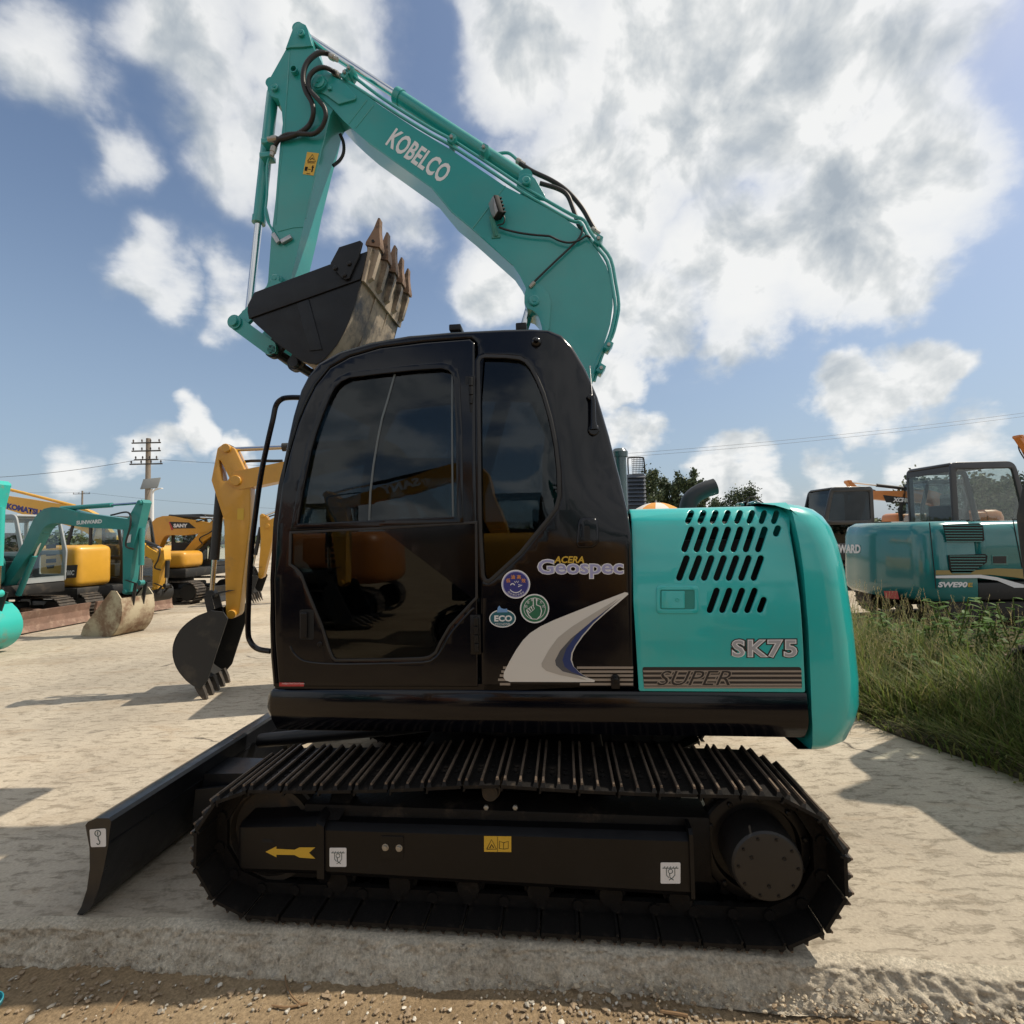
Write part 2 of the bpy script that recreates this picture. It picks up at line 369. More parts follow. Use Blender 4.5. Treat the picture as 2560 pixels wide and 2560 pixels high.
# ---------------------------------------------------------------- the ground
def concrete_mat():
    m = bpy.data.materials.new('yard_concrete'); m.use_nodes = True; nt = m.node_tree; N = nt.nodes; L = nt.links; b = N['Principled BSDF']
    tc = N.new('ShaderNodeTexCoord')
    def nz(scale, detail=6, rough=.6, vec=None, dist=0):
        n = N.new('ShaderNodeTexNoise'); n.inputs['Scale'].default_value = scale; n.inputs['Detail'].default_value = detail; n.inputs['Roughness'].default_value = rough; n.inputs['Distortion'].default_value = dist
        L.new(vec or tc.outputs['Object'], n.inputs['Vector']); return n.outputs['Fac']
    def ramp(v, stops):
        r = N.new('ShaderNodeValToRGB'); L.new(v, r.inputs[0]); e = r.color_ramp.elements
        while len(e) < len(stops): e.new(.5)
        for q, (p, c) in zip(e, stops): q.position = p; q.color = (*c, 1)
        return r.outputs[0]
    def mix(f, a, c, mode='MIX'):
        x = N.new('ShaderNodeMixRGB'); x.blend_type = mode
        if isinstance(f, (int, float)): x.inputs[0].default_value = f
        else: L.new(f, x.inputs[0])
        for i, s in ((1, a), (2, c)):
            if isinstance(s, tuple): x.inputs[i].default_value = (*s, 1)
            else: L.new(s, x.inputs[i])
        return x.outputs[0]
    st = N.new('ShaderNodeMapping'); st.inputs['Scale'].default_value = (1.0, 2.6, 1.0); L.new(tc.outputs['Object'], st.inputs[0])
    base = ramp(nz(.55, 7, .62), [(.30, (.355, .305, .24)), (.5, (.455, .395, .31)), (.70, (.54, .475, .375))])
    # worn-off skin showing darker aggregate in long smears, pale dust, brown mud
    wear = ramp(nz(7.0, 9, .74, st.outputs[0], .4), [(.52, (0, 0, 0)), (.64, (1, 1, 1))])
    wf = N.new('ShaderNodeMath'); wf.operation = 'MULTIPLY'; L.new(wear, wf.inputs[0]); wf.inputs[1].default_value = .85
    c = mix(wf.outputs[0], base, (.25, .21, .155))
    mud = ramp(nz(1.1, 8, .68, st.outputs[0], .8), [(.54, (0, 0, 0)), (.66, (1, 1, 1))])
    fm = N.new('ShaderNodeMath'); fm.operation = 'MULTIPLY'; L.new(mud, fm.inputs[0]); fm.inputs[1].default_value = .38
    c = mix(fm.outputs[0], c, (.33, .235, .145))
    fine = ramp(nz(60, 5, .7), [(.3, (.80, .80, .80)), (.7, (1.10, 1.10, 1.10))]); c = mix(1.0, c, fine, 'MULTIPLY')
    stain = ramp(nz(.22, 5, .6), [(.36, (.78, .79, .80)), (.52, (1.0, 1.0, 1.0)), (.66, (1.10, 1.08, 1.04))]); c = mix(1.0, c, stain, 'MULTIPLY')
    rotm = N.new('ShaderNodeMapping'); rotm.inputs['Rotation'].default_value = (0, 0, R(-9)); L.new(tc.outputs['Object'], rotm.inputs[0])
    wv_ = N.new('ShaderNodeTexWave'); wv_.bands_direction = 'Y'; wv_.inputs['Scale'].default_value = .13; wv_.inputs['Distortion'].default_value = 1.6; wv_.inputs['Detail'].default_value = 3; wv_.inputs['Detail Scale'].default_value = .6; L.new(rotm.outputs[0], wv_.inputs['Vector'])
    tm_ = ramp(wv_.outputs['Fac'], [(.90, (0, 0, 0)), (.97, (1, 1, 1))]); bk_ = ramp(nz(1.6, 7, .7), [(.42, (0, 0, 0)), (.62, (1, 1, 1))]); tf_ = N.new('ShaderNodeMath'); tf_.operation = 'MULTIPLY'; L.new(tm_, tf_.inputs[0]); L.new(bk_, tf_.inputs[1])
    tf2 = N.new('ShaderNodeMath'); tf2.operation = 'MULTIPLY'; L.new(tf_.outputs[0], tf2.inputs[0]); tf2.inputs[1].default_value = .45; c = mix(tf2.outputs[0], c, (.30, .235, .16))
    # cracks: warped voronoi cell borders, broken up
    wp = N.new('ShaderNodeVectorMath'); wp.operation = 'MULTIPLY_ADD'
    nn = N.new('ShaderNodeTexNoise'); nn.inputs['Scale'].default_value = 1.2; nn.inputs['Detail'].default_value = 6; L.new(tc.outputs['Object'], nn.inputs['Vector']); L.new(nn.outputs['Color'], wp.inputs[0])
    wp.inputs[1].default_value = (.9, .9, 0); L.new(tc.outputs['Object'], wp.inputs[2])
    vo = N.new('ShaderNodeTexVoronoi'); vo.feature = 'DISTANCE_TO_EDGE'; vo.inputs['Scale'].default_value = .32; L.new(wp.outputs[0], vo.inputs['Vector'])
    ck = N.new('ShaderNodeMapRange'); L.new(vo.outputs['Distance'], ck.inputs[0]); ck.inputs[1].default_value = 0; ck.inputs[2].default_value = .006; ck.inputs[3].default_value = 1; ck.inputs[4].default_value = 0
    brk = ramp(nz(.7, 3), [(.5, (0, 0, 0)), (.56, (1, 1, 1))]); cm = N.new('ShaderNodeMath'); cm.operation = 'MULTIPLY'; L.new(ck.outputs[0], cm.inputs[0]); L.new(brk, cm.inputs[1])
    c = mix(cm.outputs[0], c, (.07, .06, .05))
    L.new(c, b.inputs['Base Color']); b.inputs['Roughness'].default_value = .92; b.inputs['Specular IOR Level'].default_value = .25
    h = N.new('ShaderNodeMath'); h.operation = 'MULTIPLY_ADD'; L.new(nz(90, 6, .75), h.inputs[0]); h.inputs[1].default_value = .5
    h1 = N.new('ShaderNodeMath'); h1.operation = 'MULTIPLY_ADD'; L.new(nz(14, 8, .72, st.outputs[0]), h1.inputs[0]); h1.inputs[1].default_value = 1.1; L.new(cm.outputs[0], h1.inputs[2])
    L.new(h1.outputs[0], h.inputs[2])
    hs_ = N.new('ShaderNodeMath'); hs_.operation = 'SUBTRACT'; L.new(h.outputs[0], hs_.inputs[0]); L.new(wear, hs_.inputs[1])
    bp_ = N.new('ShaderNodeBump'); bp_.inputs['Strength'].default_value = .6; bp_.inputs['Distance'].default_value = .006; L.new(hs_.outputs[0], bp_.inputs['Height']); L.new(bp_.outputs[0], b.inputs['Normal'])
    return m
def dirt_mat(name, c0, c1, c2, scale=1.6, bump=.012, bs=45):
    m = bpy.data.materials.new(name); m.use_nodes = True; nt = m.node_tree; N = nt.nodes; L = nt.links; b = N['Principled BSDF']; tc = N.new('ShaderNodeTexCoord')
    def nz(s, d=7, r=.65):
        n = N.new('ShaderNodeTexNoise'); n.inputs['Scale'].default_value = s; n.inputs['Detail'].default_value = d; n.inputs['Roughness'].default_value = r; L.new(tc.outputs['Object'], n.inputs['Vector']); return n.outputs['Fac']
    r = N.new('ShaderNodeValToRGB'); L.new(nz(scale), r.inputs[0]); e = r.color_ramp.elements; e[0].position = .3; e[0].color = (*c0, 1); e[1].position = .7; e[1].color = (*c2, 1); q = e.new(.5); q.color = (*c1, 1)
    f = N.new('ShaderNodeValToRGB'); L.new(nz(70, 4, .7), f.inputs[0]); f.color_ramp.elements[0].position = .3; f.color_ramp.elements[0].color = (.6, .6, .6, 1); f.color_ramp.elements[1].position = .68; f.color_ramp.elements[1].color = (1.2, 1.2, 1.2, 1)
    x = N.new('ShaderNodeMixRGB'); x.blend_type = 'MULTIPLY'; x.inputs[0].default_value = 1; L.new(r.outputs[0], x.inputs[1]); L.new(f.outputs[0], x.inputs[2]); L.new(x.outputs[0], b.inputs['Base Color'])
    b.inputs['Roughness'].default_value = .95; b.inputs['Specular IOR Level'].default_value = .2
    bp_ = N.new('ShaderNodeBump'); bp_.inputs['Distance'].default_value = bump; L.new(nz(bs, 8, .75), bp_.inputs['Height']); L.new(bp_.outputs[0], b.inputs['Normal'])
    MAT[name] = m; return m
CONC = concrete_mat(); DIRT = dirt_mat('track_dirt', (.235, .165, .095), (.31, .225, .135), (.37, .28, .175)); SOIL = dirt_mat('weed_soil', (.05, .042, .028), (.08, .065, .042), (.12, .095, .06))
EDGE = dirt_mat('broken_concrete', (.50, .43, .33), (.62, .545, .43), (.74, .665, .54), 4.0, .018, 55)
EDGE_TOP = [(-2.36, 2.35), (-1.56, 2.32), (-.85, 2.27), (-.12, 2.19), (.62, 2.12), (1.13, 2.08), (1.91, 1.99)]
EDGE_BOT = [(-2.34, 2.33), (-1.44, 2.24), (-.4, 2.14), (.49, 2.09), (1.07, 2.02), (1.86, 1.93)]
def edge_y(x):
    x = max(-14, min(14, x)); return interp(x, EDGE_TOP) + .02 * noise.noise(Vector((x * .9, 3.1, 0))) + .018 * noise.noise(Vector((x * 3.1, 7.7, 0)))
def edge_b(x):
    x = max(-14, min(14, x)); return interp(x, EDGE_BOT) + .015 * noise.noise(Vector((x * 1.9, 9.1, 0)))
def build_yard():
    X = [-90, -60, -40, -25, -15, -10, -7, -5.5] + [-4.5 + .05 * i for i in range(181)] + [5.5, 7, 10, 15, 25, 40, 70]
    bm = bmesh.new(); rows = []
    for yy in (120, 60, 30, 18, 12, 8, 6, 5, 4.2, 3.6, 3.2): rows.append([bm.verts.new((x, yy, 0)) for x in X])
    rows.append([bm.verts.new((x, edge_y(x) + .05, -.001)) for x in X])
    fs = []
    for a, b in zip(rows[:-1], rows[1:]):
        for i in range(len(X) - 1): fs.append(bm.faces.new((a[i], a[i + 1], b[i + 1], b[i])))
    bmesh.ops.recalc_face_normals(bm, faces=bm.faces)
    me = bpy.data.meshes.new('concrete_yard'); bm.to_mesh(me); bm.free()
    if me.polygons[0].normal.z < 0: me.flip_normals()
    y = tag(link('concrete_yard', me, CONC), kind='structure', label='sunlit pale worn concrete yard floor')
    # crumbled slab edge: finely meshed sloping rim
    bm = bmesh.new(); rows = []; n = 26; XS = [-14 + .106 * i for i in range(100)] + [-3.4 + .0125 * i for i in range(545)] + [3.4 + .106 * i for i in range(1, 101)]
    for k in range(n + 1):
        t = k / n; row = []
        for x in XS:
            e = edge_y(x)
            yy = e + .06 * max(0, 1 - t * 4) + (edge_b(x) - .02 - e) * sstep(.2, 1.0, t)
            zz_ = .002 - .030 * sstep(.15, .5, t) - .105 * sstep(.35, 1.0, t)
            a = sstep(.05, .3, t)
            d = a * (.012 * noise.fractal(Vector((x * 5, t * 2.2, .3)), .9, 2.1, 5) + .012 * noise.noise(Vector((x * 24, t * 8, 1))) + .007 * noise.noise(Vector((x * 110, t * 30, 2))) + .010 * noise.noise(Vector((x * 60, t * 20, 4))))
            row.append(bm.verts.new((x + .01 * a * noise.noise(Vector((x * 9, t * 7, 5))), yy - d, zz_ + d * .6)))
        rows.append(row)
    for a, b in zip(rows[:-1], rows[1:]):
        for i in range(len(XS) - 1): f = bm.faces.new((a[i], b[i], b[i + 1], a[i + 1])); f.smooth = True
    me = bpy.data.meshes.new('slab_rim'); bm.to_mesh(me); bm.free(); tag(link('slab_rim', me, EDGE, y), kind='structure')
    # dirt track in front, reaching the horizon all round
    bm = bmesh.new(); XS = [-14 + .4 * i for i in range(25)] + [-4 + .06 * i for i in range(134)] + [4.04 + .4 * i for i in range(26)]; YS = [2.95 - .06 * i for i in range(34)] + [.9 - .35 * i for i in range(28)]; rows = []
    for yy in YS:
        rows.append([bm.verts.new((x, yy, -.125 + .035 * noise.fractal(Vector((x * .8, yy * .8, 2)), 1, 2, 4) + .012 * noise.noise(Vector((x * 5, yy * 5, 0))) + .06 * sstep(.6, 3.5, x) * sstep(1.2, 2.5, yy))) for x in XS])
    for a, b in zip(rows[:-1], rows[1:]):
        for i in range(len(XS) - 1): f = bm.faces.new((a[i], b[i], b[i + 1], a[i + 1])); f.smooth = True
    me = bpy.data.meshes.new('dirt_track'); bm.to_mesh(me); bm.free(); tag(link('dirt_track', me, DIRT), kind='structure')
    m = MB(); m.quad([(-3000, -3000, -.18), (3000, -3000, -.18), (3000, 3000, -.18), (-3000, 3000, -.18)]); tag(m.build('ground', DIRT), kind='structure')
    # weedy soil strip on the right, lapping over the slab
    bm = bmesh.new(); rows = []
    for j in range(60):
        yy = 2.75 + j * .12; row = []
        x0 = bank_x(yy) + .08 * noise.noise(Vector((yy * 1.3, 0, 4)))
        for i in range(50):
            x = x0 + i * i * .004; row.append(bm.verts.new((x, yy, .004 + .035 * min(1, i / 6) + .05 * min(1, i / 6) * (noise.noise(Vector((x * 1.6, yy * 1.6, 0))) + .5))))
        rows.append(row)
    for a, b in zip(rows[:-1], rows[1:]):
        for i in range(49): f = bm.faces.new((a[i], a[i + 1], b[i + 1], b[i])); f.smooth = True
    bmesh.ops.recalc_face_normals(bm, faces=bm.faces)
    me = bpy.data.meshes.new('weed_soil'); bm.to_mesh(me); bm.free(); tag(link('weed_bank', me, SOIL), kind='structure')
build_yard()
# ---------------------------------------------------------------- the main excavator
UC = Frame(-.09, 2.211, 5.86); UF = Frame(0.0, 2.392, 5.35)
ROOT = empty('crawler_excavator', UC.M, 'large teal and black crawler excavator with glossy black cab and raised bucket', 'excavator')
UREL = UC.I @ UF.M
def upart(name, mb, mats, parent=None, ang=32): return mb.build(name, mats, parent or ROOT, UREL if parent is None else None, ang)
def uplate(name, loops, v0, th, mats, parent=None, **k): return plate(name, loops, v0, th, mats, parent or ROOT, UREL if parent is None else None, **k)
def utext(name, body, ll, lr, ul, v, mats, parent=None, **k):
    return text(name, body, UF.at(*ll, v), UF.at(*lr, v), UF.at(*ul, v), mats, parent or ROOT, UREL if parent is None else None, **k)
def up2(pts, v, f=None): return [UF.p2(*(f(p) if f else p), v) for p in pts]

# ---- cab
def cwarp(u, z):
    s = max(0, (z - 1.80) / .9); t = max(0, (u - .14) / .45)
    return .075 * s * s + .13 * t * t * sstep(1.68, 2.1, z)
def cp(p, f=None, v=0.0):
    if f: p = f(p)
    d = v
    for _ in range(5):
        q = UF.at(p[0], p[1], d); d = v + cwarp(q.x, q.z)
    return (q.x, q.z)
F1 = lambda p: (p[0] * 1.32505, p[1] * 1.32505)          # whole-picture view
def build_cab():
    sil = [cp(p, F1) for p in [(513, 1297), (508, 1240), (506, 1170), (509, 1090), (518, 980), (533, 870), (551, 785), (566, 735), (580, 708), (600, 684), (640, 662), (700, 644),
                                (770, 632), (850, 625), (950, 620), (1000, 619), (1035, 621), (1060, 631), (1080, 652), (1105, 695), (1128, 748), (1150, 822), (1170, 900), (1184, 960), (1192, 1010), (1195, 1150), (1199, 1300)]]
    sil = sil[:]
    front_i = (3, 8); rear_i = (20, 23)
    door = [cp(p) for p in [(697, 1718), (688, 1600), (685, 1450), (693, 1308), (705, 1215), (724, 1137), (746, 1060), (764, 1016), (789, 966), (826, 920), (876, 892), (951, 870), (1060, 856), (1177, 847)]] + [cp((1190, 858)), cp((1192, 1000)), cp((1195, 1300)), cp((1197, 1500)), cp((1199, 1719))]
    doorh = door[:]
    qwin = [cp(p, Z5) for p in [(182, 400), (200, 368), (230, 358), (400, 362), (510, 374), (560, 400), (600, 445), (650, 540), (700, 660), (760, 870), (800, 1070), (822, 1280), (826, 1480), (800, 1580), (740, 1660), (520, 1932)]] + [cp(p, Z7) for p in [(165, 232), (140, 248), (115, 240), (98, 205)]] + [cp((1202, 1330)), cp((1199, 1100))]
    # near wall with its door opening and rear quarter window
    wall = uplate('cab_side_wall', [sil, doorh, qwin], 0.0, .05, BLACK, bevel=.02, warp=cwarp, res=3)
    # rim of the quarter window
    cen = Vector((sum(p[0] for p in qwin) / len(qwin), sum(p[1] for p in qwin) / len(qwin)))
    def inset(pl, d):
        n = len(pl); out = []
        area = sum(pl[i][0] * pl[(i + 1) % n][1] - pl[(i + 1) % n][0] * pl[i][1] for i in range(n))
        sg = 1 if area > 0 else -1
        for i in range(n):
            a = Vector(pl[i - 1]); p = Vector(pl[i]); b = Vector(pl[(i + 1) % n])
            e1 = (p - a).normalized(); e2 = (b - p).normalized(); n1 = Vector((-e1.y, e1.x)) * sg; n2 = Vector((-e2.y, e2.x)) * sg
            q = p + (n1 + n2) / max(1 + n1.dot(n2), .4) * d; out.append((q.x, q.y))
        return out
    build_cab.inset = inset
    uplate('quarter_window', [inset(qwin, -.004)], .022, .005, GLASS, wall, warp=cwarp)
    uplate('window_seal', [inset(qwin, -.012), inset(qwin, .006)], -.003, .02, RUBBER, wall, warp=cwarp, bevel=.003)
    # raised panel edge running round the quarter window
    # door with two openings
    dr = inset(door, .006)
    wo = [cp(p, Z4) for p in [(330, 1722), (345, 1640), (375, 1450), (405, 1300), (440, 1130), (480, 985), (530, 840), (590, 690), (640, 600), (690, 555), (760, 522), (1000, 492), (1300, 460), (1500, 447), (1560, 462), (1598, 500), (1612, 560), (1630, 1000), (1640, 1662), (1000, 1690)]]
    lo = [cp(p, Z6) for p in [(292, 104), (1000, 70), (1772, 22), (1776, 620), (1700, 700), (1560, 850), (1485, 980), (1448, 1060), (1400, 1095), (1340, 1107), (1000, 1118), (650, 1122), (625, 1100), (600, 1040), (540, 850), (420, 560), (370, 430), (330, 385), (285, 355)]]
    door_o = uplate('cab_door', [dr, wo, lo], -.012, .04, BLACK, bevel=.008, warp=cwarp)
    uplate('door_window', [inset(wo, -.006)], .008, .005, GLASS, door_o, warp=cwarp)
    uplate('window_frame', [inset(wo, -.022), inset(wo, .010)], -.017, .02, BLACK, door_o, warp=cwarp, bevel=.004)
    sep = [cp(p, Z4) for p in [(1108, 500), (1122, 498), (1060, 720), (1020, 850), (985, 1020), (950, 1230), (925, 1450), (915, 1690), (900, 1690), (910, 1450), (935, 1230), (972, 1010), (1008, 840), (1048, 710)]]
    uplate('sliding_pane_edge', [sep], .004, .004, mat('pane_edge', (.10, .115, .12), .4), door_o, warp=cwarp)
    st2 = [cp(p, Z4) for p in [(1572, 470), (1584, 480), (1592, 1655), (1578, 1655)]]
    uplate('sliding_pane_edge', [st2], .004, .004, MAT['pane_edge'], door_o, warp=cwarp)
    uplate('lower_door_glass', [inset(lo, -.006)], -.006, .005, GLASS, door_o, warp=cwarp)
    uplate('glass_seal', [inset(lo, -.008), inset(lo, .004)], -.014, .012, RUBBER, door_o, warp=cwarp, bevel=.002)
    uplate('door_lower_lining', [inset(lo, .03)], .05, .006, BLACKM, door_o)
    # door handle in its recess, lock, hinges
    hx = [cp(p, Z6) for p in [(362, 718), (476, 718), (476, 958), (362, 958)]]
    uplate('handle_recess', [rnd(hx, .012)], -.014, .004, BLACKM, door_o)
    hh = [cp(p, Z6) for p in [(378, 738), (432, 738), (432, 944), (378, 944)]]
    uplate('door_handle', [rnd(hh, .006)], -.030, .016, SATIN, door_o, bevel=.005)
    m = MB(); q = cp((525, 995), Z6); m.lathe((q[0], -.012, q[1]), (0, -1, 0), [(.012, -.004), (.012, .004), (.009, .006), (.004, .006), (.004, .003)], 16); upart('door_lock', m, SATIN, door_o)
    for (ax, ay, bx, by) in ((1179, 948, 1181, 1034), (1192, 1542, 1194, 1628)):
        m = MB(); a = cp((ax, ay)); b = cp((bx, by)); n = 4
        for i in range(n):
            z0 = a[1] + (b[1] - a[1]) * i / n; z1 = a[1] + (b[1] - a[1]) * (i + 1) / n + .003
            m.cyl((a[0], -.022 + cwarp(*a), z0), (a[0], -.022 + cwarp(*a), z1), .0115, 12, b=.002)
        m.box(a[0] - .03, a[0] + .02, -.016 + cwarp(*a), -.008 + cwarp(*a), b[1] - .012, a[1] + .012, .003)
        upart('door_hinge', m, SATIN)
    # pressed swage on the door (raised lip round the lower glass) and small blemish plug on the upper rail
    sw = [cp(p, Z6) for p in [(285, 1010), (310, 1060), (360, 1110), (440, 1140), (640, 1155), (1000, 1152), (1350, 1140), (1440, 1110), (1500, 1040), (1580, 900), (1720, 740), (1760, 705)]]
    m = MB(); m.tube(cat_rom([(x, -.0115, z) for x, z in sw], 4), .006, 8); upart('door_swage', m, BLACK, door_o)
    # small red plate and red lettering
    rl = [cp(p, Z6) for p in [(200, 1302), (397, 1302), (397, 1332), (200, 1332)]]
    o = uplate('red_label', [rl], -.0145, .001, REDD, door_o)
    utext('label_lettering', 'Intelligent Total Control System', Z6((210, 1326)), Z6((390, 1326)), Z6((210, 1309)), -.0160, WHITE, door_o)
    # shell: front, roof and rear between the two side walls
    ins = inset(sil, .012)
    def strip(i0, i1, mats, name, parent, th=.03, d0=.02, d1=1.02):
        m = MB(); rings = []
        for i in range(i0, i1 + 1):
            x, z = ins[i]; a = Vector(ins[max(i - 1, 0)]); b = Vector(ins[min(i + 1, len(ins) - 1)]); t = (b - a).normalized(); nx, nz = t.y * -1, t.x
            w = cwarp(x, z)
            rings.append([(x, d0 + w, z), (x + nx * 0, d1 - w, z), (x + nx * -th, d1 - w, z + nz * -th), (x + nx * -th, d0 + w, z + nz * -th)])
        m.loft(rings); return upart(name, m, mats, parent)
    strip(0, 3, BLACK, 'front_sill', wall); strip(3, 7, GLASS, 'windshield', wall, .006); strip(7, 20, BLACK, 'cab_roof', wall)
    strip(20, 23, GLASS, 'rear_window', wall, .006); strip(23, 26, BLACK, 'rear_panel', wall)
    fw = [p for p in inset(sil, .02)]
    big = [cp(p) for p in [(760, 1300), (800, 1010), (860, 920), (1140, 890), (1300, 890), (1370, 1040), (1390, 1290)]]
    far = plate('far_side_wall', [fw, rnd(big, .05)], .98, .04, BLACK, ROOT, UREL, bevel=.012, warp=lambda u, z: -cwarp(u, z))
    plate('far_window', [rnd(inset(big, -.004), .05)], .997, .005, GLASS, far, None, warp=lambda u, z: -cwarp(u, z))
    m = MB(); m.box(sil[0][0] + .02, sil[-1][0] - .02, .03, 1.0, sil[0][1] + .0, sil[0][1] + .03); upart('cab_floor', m, BLACKM, wall)
    # seat and consoles
    m = MB(); m.box(-.32, .18, .3, .75, 1.15, 1.3, .05, 3); m.box(.08, .2, .3, .75, 1.22, 1.95, .05, 3, M=Matrix.Rotation(R(6), 4, 'Y') @ Matrix.Translation((-.16, 0, .02))); m.box(.22, .3, .4, .65, 1.9, 2.12, .035, 3)
    m.box(-.25, .1, .35, .7, .95, 1.15, .02); upart('operator_seat', m, SEAT, wall)
    for vv in (.2, .85):
        m = MB(); m.box(-.42, .1, vv - .06, vv + .06, 1.25, 1.4, .03); m.tube(cat_rom([(-.36, vv, 1.4), (-.37, vv, 1.5), (-.40, vv, 1.6)], 4), .018, 8); m.box(-.425, -.375, vv - .03, vv + .03, 1.56, 1.68, .02); upart('control_console', m, BLACKM, wall)
    # roof fittings
    for pxs, h in (((1127, 1156), .010), ((1291, 1318), .018)):
        a = UF.at(pxs[0], 822, .25); b = UF.at(pxs[1], 822, .25); m = MB(); m.box(a.x, b.x, .2, .3, a.z - .03, a.z + h - .005, .006); m.cyl(((a.x + b.x) / 2, .25, a.z + h - .01), ((a.x + b.x) / 2, .25, a.z + h + .008), .008, 10); upart('roof_bracket', m, SATIN, wall)
    # round knob high on the rear pillar, vent grip, aerial base
    q = UF.at(*Z5((645, 245)), cwarp(*cp((645, 245), Z5))); m = MB(); m.lathe((q.x, q.y + .004, q.z), (0, -1, 0), [(.028, -.01), (.026, .012), (.02, .022), (.013, .026), (.011, .04), (.006, .046)], 20); upart('mounting_knob', m, BLACK, wall)
    g = [cp(p, Z5) for p in [(985, 1655), (1140, 1655), (1150, 1860), (1100, 1900), (980, 1900), (968, 1860)]]
    uplate('vent_cover', [rnd(g, .03)], -.014, .022, BLACK, wall, bevel=.01, warp=cwarp, res=3)
    g2 = [cp(p, Z5) for p in [(1030, 1720), (1075, 1720), (1075, 1840), (1030, 1840)]]
    uplate('vent_slot', [rnd(g2, .02)], -.018, .006, BLACKM, wall, warp=cwarp)
    q = cp((1108, 940), Z5); qa = cp((1080, 690), Z5); w1 = cwarp(*q); w2 = cwarp(*qa)
    m = MB(); m.tube([(q[0], w1 - .012, q[1] - .005), (q[0] - .002, w1 - .016, q[1] + .03), (qa[0] + .012, w2 - .02, qa[1] - .02), (qa[0] + .008, w2 - .02, qa[1])], [.024, .015, .012, .012], 12)
    m.cyl((q[0], w1 + .01, q[1] - .008), (q[0], w1 - .02, q[1] - .008), .027, 16, b=.004); m.cyl((qa[0], w2 + .01, qa[1]), (qa[0], w2 - .02, qa[1]), .014, 12, b=.003); upart('aerial_base', m, BLACK, wall)
    qb = cp((1080, 430), Z5); m = MB(); m.tube([(qa[0] + .01, w2 - .02, qa[1] - .02), (qb[0], cwarp(*qb) + .02, qb[1])], .0018, 6); m.tube([(qb[0], cwarp(*qb) + .02, qb[1] - .006), (qb[0], cwarp(*qb) + .02, qb[1] + .004)], .005, 8); upart('aerial', m, STEEL, wall)
    q = cp((1235, 1092), Z7); m = MB(); m.lathe((q[0], .0, q[1]), (0, -1, 0), [(.022, -.002), (.02, .008), (.012, .010), (.011, .026), (.007, .028)], 16); m.box(q[0] - .02, q[0] + .02, -.010, .0, q[1] - .045, q[1], .004); upart('catch_bolt', m, SATIN, wall)
    # hand rail in front of the cab
    m = MB(); m.tube(cat_rom([UF.at(*p, .06) for p in [(752, 994), (724, 994), (704, 998), (690, 1014), (682, 1050), (669, 1106), (652, 1190), (638, 1290), (628, 1380), (622, 1487), (620, 1575), (626, 1604), (644, 1622), (676, 1628)]], 5), .0135, 10); upart('hand_rail', m, BLACK)
    return wall
CAB = build_cab()
# ---- lettering and stickers on the rear quarter panel
def decal(name, pts, v, m, f=Z7, parent=CAB, th=.0006): return uplate(name, [up2(pts, v, f)], v, th, m, parent)
def stripes(ylist, spans, v, h, mm):
    for y in ylist:
        for a, b in spans(y): decal('stripe_decal', [(a, y), (b, y), (b, y + h), (a, y + h)], v, mm)
stripes([988, 1022, 1056, 1092, 1130], lambda y: [(max(215, 305 - (y - 900) * .42 if y < 1100 else 240), 330), (905 if y < 1000 else 930, 1390)], -.0012, 20, TAN)
sw0 = [(1345, 352), (1320, 347), (1100, 430), (900, 510), (700, 590), (590, 642), (500, 700), (440, 760), (380, 845), (320, 950), (275, 1040), (272, 1082), (290, 1108), (330, 1120), (1055, 1122), (1060, 1106), (1000, 1085), (930, 1040), (880, 990), (862, 930), (868, 875), (895, 815), (955, 730), (1050, 620), (1150, 530), (1250, 450), (1348, 366)]
decal('swoosh_decal', sw0, -.0022, SILVER)
decal('swoosh_shade_decal', [(1255, 405), (1050, 528), (860, 645), (740, 740), (660, 850), (600, 960), (602, 990), (640, 1025), (760, 1062), (990, 1106), (900, 1062), (780, 1032), (722, 980), (716, 935), (760, 850), (850, 750), (1000, 630), (1150, 505)], -.0032, SILVER2)
decal('swoosh_slate_decal', [(1290, 395), (1150, 505), (1000, 625), (850, 748), (760, 850), (716, 935), (724, 978), (780, 1030), (900, 1060), (1000, 1088), (925, 1040), (872, 985), (850, 930), (857, 872), (888, 808), (948, 722), (1045, 612), (1180, 490)], -.0032, SLATE)
decal('swoosh_blue_decal', [(1180, 490), (1040, 590), (905, 710), (815, 830), (780, 930), (800, 990), (860, 1035), (960, 1072), (925, 1040), (872, 985), (850, 930), (857, 872), (888, 808), (948, 722), (1045, 612)], -.0040, BLUED)
LT = dict(bold=.035)
utext('model_name_outline', 'Geospec', Z7((562, 232)), Z7((1312, 232)), Z7((562, 60)), -.0012, WHITE, CAB, bold=.055)
utext('model_name_lettering', 'Geospec', Z7((570, 226)), Z7((1304, 226)), Z7((570, 67)), -.0022, LILAC, CAB, bold=.015)
utext('series_lettering', 'ACERA', Z7((706, 96)), Z7((968, 96)), Z7((712, 36)), -.0030, GOLD, CAB, bold=.03, shear=.1)
def disc(name, c, rx, ry, v, m, n=36, parent=CAB): return decal(name, [(c[0] + rx * math.cos(a), c[1] + ry * math.sin(a)) for a in [2 * math.pi * i / n for i in range(n)]], v, m, parent=parent)
def line(name, pts, w, v, m, parent=CAB, f=Z7):
    """a flat drawn stroke"""
    P = [Vector(p) for p in pts]; L = []; Rr = []
    for i, p in enumerate(P):
        t = (P[min(i + 1, len(P) - 1)] - P[max(i - 1, 0)]).normalized(); n = Vector((-t.y, t.x)) * w / 2; L.append(p + n); Rr.append(p - n)
    return uplate(name, [up2([tuple(q) for q in L + Rr[::-1]], v, f)], v, .0005, m, parent)
